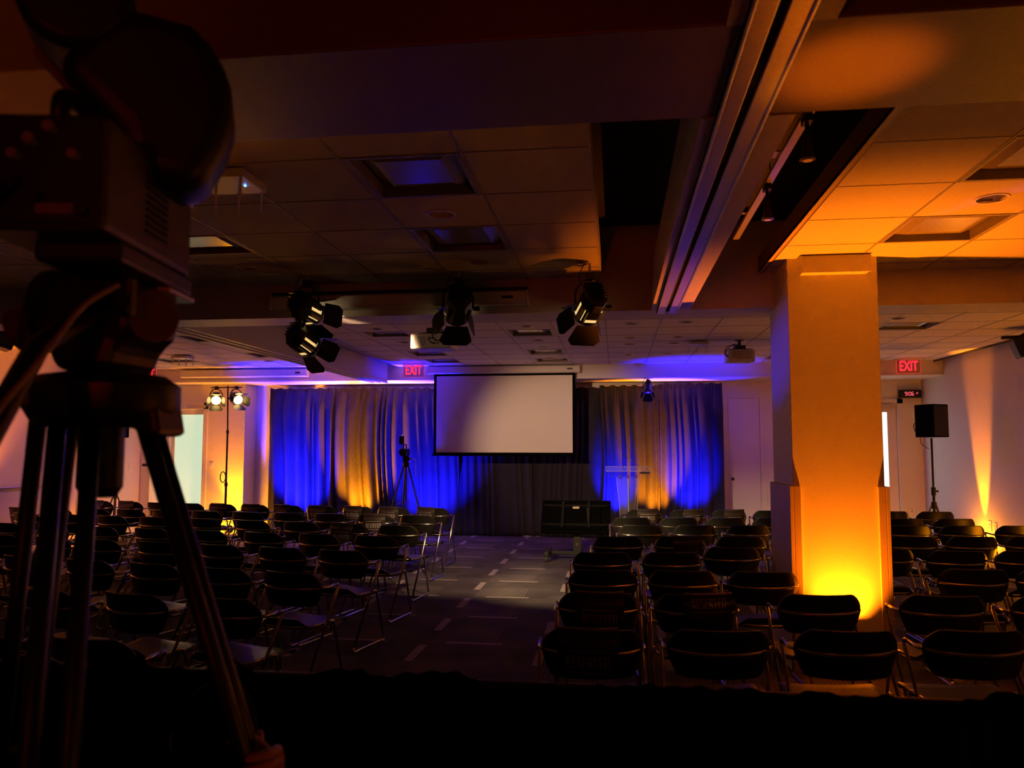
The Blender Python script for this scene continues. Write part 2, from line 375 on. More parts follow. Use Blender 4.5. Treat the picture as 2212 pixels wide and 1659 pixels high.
d = MB(); d.box(4.38, 4.48, 15.50, 15.55, .01, 2.54); d.box(5.035, 5.20, 15.50, 15.55, .01, 2.54); d.box(4.48, 5.035, 15.50, 15.55, 2.38, 2.54); d.box(4.48, 5.035, 15.50, 15.55, .01, .2); d.build('door_leaf', WHT, d2)
d = MB(); d.box(4.48, 5.035, 15.52, 15.535, .2, 2.38); d.build('glass_pane', GLW2, d2)
d = MB(); d.box(4.8, 5.15, 15.41, 15.46, 2.45, 2.53); d.build('door_closer', ALU, d2)
d = MB(); d.box(2.0, 2.13, 15.485, 15.5, 0, 2.74); d.box(2.725, 2.83, 15.485, 15.5, 0, 2.74); d.box(2.13, 2.725, 15.485, 15.5, 2.66, 2.74)
d3 = struct('door_3', d, PAINT)
d = MB(); d.box(2.14, 2.715, 15.488, 15.5, .01, 2.65); d.build('door_leaf', PAINT, d3)
d = MB(); d.tube([(2.2, 15.49, 1.12), (2.2, 15.46, 1.12)], [.02, .03], 16); d.build('knob', BLKM, d3, smooth=40)

# ------------------------------------------------------------------ ceiling fixtures
can_names = {0: 'nearer round recessed downlight between the two big square lights over the aisle', 1: 'round recessed downlight just beyond the second square light over the aisle',
 2: 'round recessed downlight left of the hanging stage lights with an orange rim', 3: 'faint round recessed downlight at the far left end of the middle bay',
 4: 'round recessed downlight beside the right hanging stage light', 5: 'bright rimmed round recessed downlight in the amber lit right ceiling'}
def can_light(x, y, label, grp):
    o = thing('downlight', (x, y, HC), label, 'ceiling light', grp)
    m = MB(); n = 28
    m.loft([[(r*cos(2*pi*k/n), r*sin(2*pi*k/n), z) for k in range(n)] for r, z in ((.100, 0), (.100, -.006), (.083, -.006), (.083, .004))], cap=False); m.build('trim_ring', WHT, o, smooth=40)
    m = MB(); m.loft([[(r*cos(2*pi*k/n), r*sin(2*pi*k/n), z) for k in range(n)] for r, z in ((.082, .0), (.078, .05), (.066, .12), (.045, .15))], cap=False)
    m.add([(.045*cos(2*pi*k/n), .045*sin(2*pi*k/n), .15) for k in range(n)], [tuple(range(n))]); m.build('reflector', REFL, o)
cnt = {}
for i, (x, y, b) in enumerate(CANS):
    if i in can_names: can_light(x, y, can_names[i], None); continue
    if x < -4.5: key, where = 'a', 'in the left ceiling beyond the lengthwise beam'
    elif x > 2: key, where = 'b', 'in the far ceiling right of the column'
    elif x < -2: key, where = 'c', 'in the far ceiling beside the lengthwise beam'
    elif x < 0: key, where = 'd', 'between the far square lights before the screen'
    elif x < .5: key, where = 'e', 'in the left of two rows reaching the curtains'
    else: key, where = 'f', 'in the right of two rows reaching the curtains'
    cnt[key] = cnt.get(key, 0)+1
    can_light(x, y, 'recessed downlight, %s from the camera %s' % (['', 'first', 'second', 'third', 'fourth', 'fifth'][cnt[key]], where), 'recessed downlights in the far ceiling')
dnames = ['nearest square recessed light with sloped lens over the aisle, reflecting blue', 'second square recessed light over the aisle, just beyond the nearest one',
 'square recessed light at left with bright white edge glints beside the foreground camera', 'large square recessed light cut by the right edge of the picture', 'square recessed light glowing amber right of the column top',
 'square recessed light behind the hanging left stage lamps, faint blue lens', 'square recessed light above and right of the white projector', 'square recessed light further back right of the white projector',
 'square recessed light hidden below the white projector, blue reflections', 'far square recessed light left of the screen top', 'far square recessed light above the screen top',
 'square recessed light in the right ceiling nearest the right wall', 'square recessed light right of the column above the red sign', 'farthest square recessed light right of the column',
 'square recessed light with white glints behind the tripod head', 'square recessed light with orange glints in the left side ceiling', 'square recessed light in the left ceiling near the blue glow', 'square recessed light over the left red sign']
for (x0, x1, y0, y1, b), lab in zip(DIFF, dnames):
    o = thing('recessed_troffer', ((x0+x1)/2, (y0+y1)/2, HC), lab, 'ceiling light')
    a, c = (x1-x0)/2, (y1-y0)/2
    def ring(s_, z): return [(-a*s_, -c*s_, z), (a*s_, -c*s_, z), (a*s_, c*s_, z), (-a*s_, c*s_, z)]
    m = MB(); m.loft([ring(1.0, 0), ring(1.0, -.005), ring(.93, -.005), ring(.93, .02), ring(.92, .09)], cap=False); m.build('frame', TBAR, o)
    m = MB(); m.loft([ring(.92, .09), ring(.80, .09)], cap=False); m.loft([ring(.86, .088), ring(.84, .055), ring(.60, .02), ring(.56, .026)], cap=True); m.build('lens', LENSP, o)
def access_point(x, y, label, s_=1.0, led=False, z=HC):
    o = thing('access_point', (x, y, z), label, 'wireless access point')
    m = MB(); m.box(-.14*s_, .14*s_, -.13*s_, .13*s_, -.055*s_, -.015*s_); m.box(-.05, .05, -.05, .05, -.015*s_, 0); m.build('casing', WHT, o, bevel=.008)
    for sx in (-.12, 0, .12):
        for sy in (-.11, .11):
            m = MB(); m.tube([(sx*s_, sy*s_, -.05*s_), (sx*s_, sy*s_, -.16*s_)], .006, 6); m.build('antenna', WHT, o)
    if led:
        m = MB(); m.ball((.10, .0, -.058*s_), .006, nu=8, nv=6); m.build('status_light', BLED, o)
access_point(-2.12, 4.02, 'white ceiling access point with hanging antennas and a blue light beside the camera', 1.15, True)
access_point(1.18, 11.45, 'white ceiling access point with hanging antennas left of the right projector')
access_point(-7.16, 12.23, 'white ceiling access point with hanging antennas near the left red sign')
o = thing('ceiling_unit', (-2.50, 4.0, HC), 'white vented box hanging from the ceiling, half hidden by the camera', 'projector')
m = MB(); m.box(-.16, .12, -.14, .14, -.155, -.0); m.build('casing', WHT, o, bevel=.02)
m = MB(); [m.box(.118, .122, -.1, .1, -.03-.015*k, -.023-.015*k) for k in range(6)]; m.build('vent_slats', TBAR, o)

# EXIT signs
def mesh_text(body, size, depth):
    c = bpy.data.curves.new('letters', 'FONT'); c.body = body; c.size = size; c.extrude = depth; c.align_x = 'CENTER'; c.align_y = 'CENTER'; c.offset = size*.012
    o = bpy.data.objects.new('letters', c); COL.objects.link(o); dg = bpy.context.evaluated_depsgraph_get()
    me = bpy.data.meshes.new_from_object(o.evaluated_get(dg)); bpy.data.objects.remove(o); return me
exit_me = mesh_text('EXIT', .24, .004); exit_me.materials.append(REDLED)
def exit_sign(x, y, z, label):
    o = thing('exit_sign', (x, y, z), label, 'exit sign')
    m = MB(); m.box(-.19, .19, -.004, .004, -.245, -.02); m.build('acrylic_panel', mat('sign_acrylic', (.30, .05, .07), .2, alpha=.35), o)
    m = MB(); [m.box(*b_) for b_ in ((-.195, .195, -.005, .005, -.25, -.244), (-.195, -.19, -.005, .005, -.25, -.02), (.19, .195, -.005, .005, -.25, -.02))]; m.build('glowing_edge', REDLINE, o)
    m = MB(); m.box(-.21, .21, -.04, .04, -.022, -.0); m.build('mounting_bar', WHT, o, bevel=.004)
    t = bpy.data.objects.new('lettering', exit_me); COL.objects.link(t); t.parent = o; t.rotation_euler = (pi/2, 0, 0); t.location = (0, -.009, -.132); t.scale = (.62, 1, 1)
exit_sign(-3.64, 13.9, HC, 'pink red EXIT sign hanging left of the projection screen')
exit_sign(4.99, 14.2, HC, 'red EXIT sign hanging above the digital clock at right')
exit_sign(-8.92, 14.0, HC, 'red EXIT sign at far left, partly behind the tripod')

# ------------------------------------------------------------------ projection screens
def screen_case(x0, x1, y, z0, z1, name, label):
    o = thing(name, ((x0+x1)/2, y, z0), label, 'projection screen'); L = (x1-x0)/2; h = z1-z0
    m = MB(); m.prism([(0, 0), (-.11, 0), (-.13, .02), (-.13, h-.02), (-.10, h), (0, h)], -L, L, 'X'); m.build('housing', WHT, o, bevel=.004)
    m = MB(); m.box(-L-.012, -L, -.135, 0, 0, h); m.box(L, L+.012, -.135, 0, 0, h); m.build('end_caps', WHT, o, bevel=.004)
    m = MB(); m.box(L-.22, L-.12, -.134, -.13, h*.4, h*.6); m.build('name_plate', BLKM, o)
    return o
o = screen_case(-3.49, -.65, 14.46, 3.08, 3.225, 'projection_screen', 'lowered white projection screen with black border in front of the curtains')
m = MB(); m.box(-1.245-.055, 1.295+.05, -.075, -.071, -1.49, 0); m.build('black_border', mat('matte_black', (.002, .002, .002), .95, spec=.05), o)
m = MB(); m.box(-1.25, 1.29, -.078, -.0752, -1.46, -.04); m.build('screen_surface', SCREEN, o)
m = MB(); m.box(-1.32, 1.365, -.09, -.06, -1.525, -1.485); m.build('bottom_bar', MT['matte_black'], o, bevel=.006)
screen_case(-8.42, -5.86, 14.46, 3.06, 3.21, 'screen_housing', 'rolled up screen housing on the blue lit soffit above the left curtain')
o = screen_case(-3.14, -.77, 6.94, 2.99, 3.12, 'screen_housing', 'long rolled up screen housing on the middle beam behind the stage lamps')
m = MB(); m.box(-1.19, 1.19, -.1, 0, .135, .16); m.build('mounting_rail', BLKM, o)

# ------------------------------------------------------------------ curtains
def curtain(x0, x1, y, z1, label, seed, amp=.06, z0=.015, mtl=VELV, lean=0.0, bunch=0):
    rn = random.Random(seed); n = max(8, int((x1-x0)/.016)); nv = 26
    prof = []; x = 0
    while x < (x1-x0)+.4:
        wd_ = rn.choice((rn.uniform(.07, .14), rn.uniform(.14, .34))); prof.append((x, wd_, rn.uniform(.35, 1.0), rn.uniform(-.06, .06))); x += wd_
    ph = [rn.uniform(0, 6) for _ in range(4)]
    def fold(xx, v):
        for (a, w_, h_, sl) in prof:
            if a <= xx < a+w_:
                u = (xx-a)/w_; return h_*sin(pi*u)**1.4
        return 0
    def fn(u, v):
        xx = u*(x1-x0); zt = z0+(z1-z0)*v
        drift = .05*sin(2.1*(1-v)+ph[0]+xx*1.3)*(1-v)+.03*sin(5*v+ph[1]+xx*.7)
        k = max(0, min(1, (z1-zt-.14)/.25))
        f = fold(max(0, xx+drift), v)*amp*2.7*(.2+.8*k)
        g = (1-k)*.016*sin(xx*2*pi/.045+ph[2]+3*sin(xx*9))
        if zt > z1-.07: g += .012*sin(xx*2*pi/.03+ph[3])
        hem = .0
        return (x0+xx+lean*(1-v)*(1-2*u), y-f-g+.03-hem*.1, zt+(.012*sin(xx*30+ph[3]) if v > .99 else 0))
    m = MB(); m.grid(fn, n, nv); o = m.build('stage_curtain', mtl, smooth=0, thick=.004)
    return tag(o, label, 'curtain', None)
YC = 15.22
curtain(-6.98, -5.62, YC, 2.90, 'leftmost black drape of the stage backdrop, lit blue', 3, .06)
curtain(-5.62, -4.20, YC, 2.90, 'gathered drape glowing amber in the left backdrop', 11, .055)
curtain(-4.20, -3.05, YC, 2.89, 'blue lit drape behind the video camera, left of the screen', 21, .05)
curtain(-3.14, -1.60, YC+.04, 2.87, 'unlit black drape under the left half of the screen', 31, .03)
curtain(-1.57, -.30, YC+.02, 2.87, 'dark drape right of the gap below the screen', 41, .03, lean=-.02)
curtain(-.30, .82, YC, 2.90, 'drape behind the lectern, blue at left and amber at right', 55, .055)
curtain(.82, 2.00, YC, 2.93, 'rightmost black drape of the backdrop beside the panel door', 63, .05)
for x0, x1, z, lb in ((-7.0, -3.0, 2.875, 'left'), (-3.0, -.3, 2.855, 'middle'), (-.3, 1.98, 2.90, 'right')):
    m = MB(); m.tube([(x0, YC+.085, z), (x1, YC+.085, z)], .019, 10); o = m.build('drape_rod', ALU, smooth=40); tag(o, 'metal crossbar holding up the %s run of backdrop drapes' % lb, 'curtain rod')
m = MB(); m.tube([(-1.585, YC+.12, 0), (-1.585, YC+.12, 2.84)], .022, 10); m.box(-1.8, -1.37, YC+.0+.05, YC+.22, 0, .012)
tag(m.build('drape_upright', WHT, smooth=40), 'pale upright pole showing in the curtain gap below the screen', 'pole')

# foreground barrier drape
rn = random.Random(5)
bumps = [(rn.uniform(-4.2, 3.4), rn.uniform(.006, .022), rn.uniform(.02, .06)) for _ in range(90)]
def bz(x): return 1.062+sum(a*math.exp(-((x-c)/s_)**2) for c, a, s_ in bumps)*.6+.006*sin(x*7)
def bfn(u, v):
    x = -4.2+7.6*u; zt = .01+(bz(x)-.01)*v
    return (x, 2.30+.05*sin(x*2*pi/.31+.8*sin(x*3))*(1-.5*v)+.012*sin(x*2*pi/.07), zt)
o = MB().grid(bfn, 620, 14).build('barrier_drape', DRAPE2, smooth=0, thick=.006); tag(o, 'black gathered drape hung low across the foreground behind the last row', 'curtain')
m = MB(); m.tube([(-4.2, 2.37, 1.03), (3.4, 2.37, 1.03)], .016, 10)
for x in (-4.1, -.4, 3.3): m.tube([(x, 2.37, .012), (x, 2.37, 1.03)], .018, 10); m.box(x-.15, x+.15, 2.30+.06, 2.55, 0, .012)
tag(m.build('pipe_stand', BLKM, smooth=40), 'low pipe frame carrying the black foreground drape', 'frame')

# ------------------------------------------------------------------ chairs
def arc(c, r, a0, a1, n, ax):   # small fillet helper in a plane (u, v vectors)
    u, v = ax; return [Vector(c)+Vector(u)*r*cos(a0+(a1-a0)*i/n)+Vector(v)*r*sin(a0+(a1-a0)*i/n) for i in range(n+1)]
def smoothpath(P, r=.035, n=4):
    P = [Vector(p) for p in P]; out = [P[0]]
    for i in range(1, len(P)-1):
        a, b, c = P[i-1], P[i], P[i+1]; d1 = (a-b); d2 = (c-b); k = min(r, d1.length*.45, d2.length*.45)
        p0 = b+d1.normalized()*k; p1 = b+d2.normalized()*k
        for j in range(n+1):
            t = j/n; out.append(p0*(1-t)**2+b*2*t*(1-t)+p1*t*t)
    out.append(P[-1]); return out
RT = .0105
def back_y(x): return .02-.0+.9*x*x*1.1
def make_chair():
    c = thing('armchair', (0, 0, 0), 'x', 'chair')
    # backrest shell: chamfered upper corners, tapering to a rounded lower edge, dished in plan
    prof = [(.830, .176, -.020), (.826, .192, -.018), (.800, .218, -.011), (.770, .241, -.004), (.742, .251, .003), (.705, .251, .009), (.665, .239, .018), (.625, .223, .028), (.594, .208, .037), (.582, .184, .042)]
    n = 14; front = []; 
    for z, hw, yo in prof:
        row = []
        for i in range(n+1):
            x = hw*(2*i/n-1); row.append((x, yo+1.62*x*x-.02, z+(.0 if z < .82 else -.10*x*x)-(.10*(.26**2-x*x)*.0)))
        front.append(row)
    m = MB(); nr = len(prof)
    m.add([p for r in front for p in r], [(j*(n+1)+i, j*(n+1)+i+1, (j+1)*(n+1)+i+1, (j+1)*(n+1)+i) for j in range(nr-1) for i in range(n)])
    m.build('backrest', SHELL, c, smooth=0, thick=.011)
    # seat shell with an upturned rear lip
    sp = [(-.040, .505, .125), (-.036, .480, .172), (-.022, .448, .208), (.010, .428, .226), (.08, .424, .236), (.20, .428, .244), (.34, .440, .252), (.42, .438, .250), (.455, .420, .236), (.462, .402, .220)]
    m = MB(); n = 14
    m.add([(hw*(2*i/n-1), y+(.55*(hw*(2*i/n-1))**2 if y < .02 else 0), z+.18*(hw*(2*i/n-1))**2*(1 if y > .0 else -1)) for y, z, hw in sp for i in range(n+1)],
          [(j*(n+1)+i, j*(n+1)+i+1, (j+1)*(n+1)+i+1, (j+1)*(n+1)+i) for j in range(len(sp)-1) for i in range(n)])
    m.build('seat', SHELL, c, smooth=0, thick=.011)
    # arm rail wraps round the back
    W = .268; ZA = .712
    P = [(-W, .255, ZA+.006), (-W, .120, ZA)]+[(-W*.94, .092, ZA)]
    P += [(x, -.030+1.62*x*x, ZA-.004) for x in (-.2, -.13, -.06, 0, .06, .13, .2)]+[(W*.94, .092, ZA), (W, .120, ZA), (W, .255, ZA+.006)]
    m = MB(); m.tube(smoothpath(P, .02, 2), RT, 8); m.build('arm_rail', CHROME, c, smooth=0)
    for s_ in (-1, 1):
        m = MB(); m.tube(smoothpath([(s_*W, .225, ZA+.006), (s_*W, .262, ZA+.004), (s_*W, .262, ZA-.02), (s_*(W+.010), -.165, .03)], .03), RT, 8); m.build('leg', CHROME, c, smooth=0)
        m = MB(); m.tube(smoothpath([(s_*(W+.010), -.160, .045), (s_*(W+.010), -.172, .012), (s_*(W+.006), .335, .012), (s_*(W+.006), .325, .05)], .03), RT, 8); m.build('runner', CHROME, c, smooth=0)
        m = MB(); m.tube(smoothpath([(s_*(W+.006), .326, .04), (s_*(W-.006), .215, .465), (s_*(W-.012), .16, .458)], .035), RT, 8); m.build('leg', CHROME, c, smooth=0)
        for yy in (-.12, .27):
            m = MB(); m.box(s_*(W+.009)-.012, s_*(W+.009)+.012, yy-.018, yy+.018, 0, .006); m.build('glide', RUB, c)
    P = [(-W+.006, .165, .458), (-.235, .06, .452)]+[(x, -.058+1.6*x*x, .446) for x in (-.2, -.13, -.06, 0, .06, .13, .2)]+[(.235, .06, .452), (W-.012, .165, .458)]
    m = MB(); m.tube(smoothpath(P, .02, 2), RT, 8); m.build('seat_rail', CHROME, c, smooth=0)
    return c
proto = make_chair(); used = [False]
# sign lettering
def ribbon(m, pts, wd_):
    for i in range(len(pts)-1):
        a, b = Vector(pts[i]), Vector(pts[i+1]); d_ = (b-a).normalized(); w1 = wd_[i] if isinstance(wd_, list) else wd_; w2 = wd_[i+1] if isinstance(wd_, list) else wd_
        nrm = Vector((-d_.y, d_.x)); P = [a-nrm*w1/2, a+nrm*w1/2, b+nrm*w2/2, b-nrm*w2/2]
        m.append([tuple(p) for p in P])
def letters():
    L = []; T, H = .13, .045
    def g(ch, ox):
        P = []
        stem = lambda: ribbon(P, [(.14, 0), (.14, 1)], T)
        ser = lambda x, y, w_=.26: ribbon(P, [(x-w_/2, y), (x+w_/2, y)], H)
        if ch in 'RED': stem(); ser(.14, .02); ser(.14, .98)
        if ch == 'E': ribbon(P, [(.14, .98), (.55, .98)], H); ribbon(P, [(.14, .5), (.45, .5)], H); ribbon(P, [(.14, .02), (.58, .02)], H); ribbon(P, [(.55, 1), (.55, .78)], H); ribbon(P, [(.58, 0), (.58, .25)], H); ribbon(P, [(.45, .6), (.45, .4)], H)
        if ch == 'R': ribbon(P, [(.14, .98), (.38, .98), (.55, .9), (.6, .75), (.55, .6), (.38, .51), (.14, .5)], [H, H, T, T, T, H, H]); ribbon(P, [(.34, .5), (.68, .03)], T); ser(.70, .02, .18)
        if ch == 'D': ribbon(P, [(.14, .98), (.4, .98), (.62, .82), (.7, .5), (.62, .18), (.4, .02), (.14, .02)], [H, H, T, T, T, H, H])
        if ch == 'S': ribbon(P, [(.52, .78), (.45, .94), (.28, .99), (.12, .88), (.12, .7), (.3, .55), (.5, .4), (.56, .22), (.42, .03), (.22, .02), (.1, .12), (.07, .26)], [H, H, H, T*.8, T, T, T, T*.9, H, H, H, H])
        if ch == 'V': ribbon(P, [(.08, .98), (.36, 0)], T); ribbon(P, [(.36, 0), (.62, .98)], H); ser(.08, .98, .2); ser(.62, .98, .2)
        return [[(x*.72+ox, y) for x, y in q] for q in P], {'R': .60, 'E': .52, 'S': .52, 'V': .56, 'D': .60}[ch]
    ox = 0
    for ch in 'RESERVED':
        q, adv = g(ch, ox); L += q; ox += adv
    return [[(x-ox/2, y) for x, y in q] for q in L], ox
LET, LW = letters()
def sheet_y(x, z):   # hangs just behind the tube, following the dished back
    zz = max(.58, min(.83, z)); base = -.020+(.830-zz)*.25
    over = -.028 if abs(z-.71) < .06 else -.022
    return base+1.62*x*x-.034+(over if .6 < z < .78 else -.004)-.006
def make_sign(c, dx, dz, rot, wd_=.30, lz=.685):
    z1 = .832; z0 = .60+dz
    sg = thing('reserved_sign', c.location, 'x', 'sign', 'RESERVED sheets on chair backs', c.rotation_euler[2])
    m = MB(); 
    def fn(u, v):
        x = dx+wd_*(u-.5); 
        if v > .9: t = (v-.9)/.1; return (x, sheet_y(x, z1)+.030*t+.004, z1+.008+.002*sin(pi*t))
        z = z0+(z1+.006-z0)*v/.9; return (x+rot*(z-.7), sheet_y(x, z)+.003*sin(u*7), z)
    m.grid(fn, 14, 20); m.build('sheet', PAPER, sg, smooth=0)
    sc = .058; k = wd_*.72/(LW*sc); m = MB()
    zc = lz+dz*.3
    def T(x, y):
        X = dx+x*sc*k; Z = zc+(y-.5)*sc+rot*x*sc*.4; return (X+rot*(Z-.7), sheet_y(X, Z)+.003*sin((X-dx)/wd_*7+3.5)-.0045, Z)
    for q in LET:
        n_ = 6 if max(abs(q[0][1]-q[3][1]), abs(q[0][0]-q[3][0])) > .3 else 1
        L_ = lambda a, b, t: (a[0]+(b[0]-a[0])*t, a[1]+(b[1]-a[1])*t)
        for k_ in range(n_):
            t0, t1 = k_/n_, (k_+1)/n_
            m.add([T(*L_(q[0], q[3], t0)), T(*L_(q[1], q[2], t0)), T(*L_(q[1], q[2], t1)), T(*L_(q[0], q[3], t1))], [(0, 1, 2, 3)])
    for yy in (1.45, -.45):
        for i in range(12):
            a = LW*(-.5+i/12); b = LW*(-.5+(i+1)/12)
            m.add([T(a, yy), T(b, yy), T(b, yy+.05), T(a, yy+.05)], [(0, 1, 2, 3)])
    m.build('lettering', PRINT, sg)
    return sg
ORD = ['first', 'second', 'third', 'fourth', 'fifth', 'sixth', 'seventh', 'eighth', 'ninth', 'tenth', 'eleventh', 'twelfth']
LEFT = {1: [(-2.71,11.46),(-3.32,11.48),(-3.88,11.52),(-4.47,11.56),(-5.03,11.61),(-5.60,11.67),(-6.17,11.74),(-6.76,11.83),(-7.33,11.91),(-7.92,12.02),(-8.52,12.12)],
 2: [(-2.63,10.25),(-3.22,10.28),(-3.85,10.32),(-4.47,10.37),(-5.11,10.43),(-5.75,10.49),(-6.38,10.55),(-6.98,10.6),(-7.56,10.64),(-8.18,10.67),(-8.80,10.70)],
 3: [(-2.52,8.91),(-3.16,9.03),(-3.8,9.15),(-4.49,9.28),(-5.19,9.39),(-5.92,9.50),(-6.60,9.62),(-7.31,9.72),(-7.98,9.81)],
 4: [(-2.46,7.85),(-3.11,7.94),(-3.76,8.02),(-4.44,8.12),(-5.16,8.22),(-5.86,8.34),(-6.55,8.45),(-7.23,8.56)],
 5: [(-2.43,6.75),(-3.04,6.86),(-3.69,6.97),(-4.40,7.1),(-5.07,7.22),(-5.69,7.33),(-6.33,7.45)],
 6: [(-2.38,5.54),(-2.98,5.66),(-3.62,5.79),(-4.26,5.91),(-4.94,6.04)],
 7: [(-2.39,4.57),(-3.02,4.62),(-3.67,4.67)],
 8: [(-2.54,3.53),(-3.16,3.54)]}
RIGHT = {1: [(.4,11.58),(1.01,11.62),(1.6,11.66),(2.2,11.7),(3.86,11.82),(4.47,11.85)],
 2: [(.2,10.31),(.8,10.37),(1.39,10.43),(1.99,10.49),(3.64,10.66),(4.28,10.73)],
 3: [(.28,9.35),(.91,9.43),(1.53,9.51),(3.38,9.73),(3.99,9.81),(4.64,9.89)],
 4: [(.02,8.14),(.64,8.22),(1.26,8.31),(3.0,8.56),(3.61,8.64),(4.22,8.72)],
 5: [(-.12,6.93),(.48,7.0),(1.045,7.42),(2.40,7.50),(2.99,7.45),(3.59,7.53)],
 6: [(-.1,5.95),(.49,6.0),(1.07,6.03),(2.67,6.37),(3.26,6.45)],
 7: [(-.11,5.02),(.49,5.05),(1.26,5.16),(2.01,5.23),(2.69,5.3)],
 8: [(-.12,4.03),(.51,4.11),(1.15,4.19),(1.8,4.28)]}
RES = {('L',1,0),('L',1,1),('L',1,2),('L',1,3),('L',1,4),('L',1,5),('L',1,6),('L',1,9),('L',1,10),('L',2,1),('L',3,1),
       ('R',1,0),('R',1,1),('R',1,2),('R',4,1),('R',7,0),('R',7,1),('R',8,0)}
SGN = {('L',1,0): (-.08, .02, 0), ('L',1,1): (-.03, .02, 0), ('L',1,2): (-.04, .03, 0), ('L',1,3): (-.02, .01, -.02), ('L',1,4): (-.05, .06, -.02),
       ('L',2,1): (.02, -.01, .05), ('L',3,1): (-.04, -.02, -.03), ('R',1,0): (.04, .03, .02), ('R',1,1): (.06, .0, .2), ('R',1,2): (.06, -.02, .04), ('R',4,1): (.07, -.10, 0), ('R',7,0): (.0, -.02, 0), ('R',7,1): (.06, .14, .04), ('R',8,0): (-.03, -.02, 0)}
def heading(side, k, x):
    if side == 'R': return radians(4 if x < 2 else 2)
    base = {1: -5, 2: -6, 3: -9, 4: -12, 5: -13, 6: -13, 7: -15, 8: -8}[k]
    return radians(base-(abs(x)-2.4)*.9)
jr = random.Random(3)
for side, D in (('L', LEFT), ('R', RIGHT)):
    for k, row in D.items():
        for i, (x, y) in enumerate(row):
            if not used[0]: c = proto; used[0] = True
            else: c = copy_tree(proto)
            c.location = (x, y, 0); c.rotation_euler = (0, 0, heading(side, k, x)+radians(jr.uniform(-1.5, 1.5)))
            res = (side, k, i) in RES
            blk = 'left' if side == 'L' else 'right'
            c['label'] = 'black armchair%s, %s from aisle, %s row from stage, %s block' % (' with RESERVED sheet' if res else '', ORD[i], ORD[k-1], blk)
            c['group'] = 'black armchairs in the %s seating block' % blk
            if res:
                dx, dz, ro = SGN.get((side, k, i), (0, 0, 0))
                s_ = make_sign(c, dx, dz*.6, ro, lz=.69+dz*.5)
                s_['label'] = 'dark RESERVED sheet on %s chair from aisle, %s row from stage, %s block' % (ORD[i], ORD[k-1], blk)

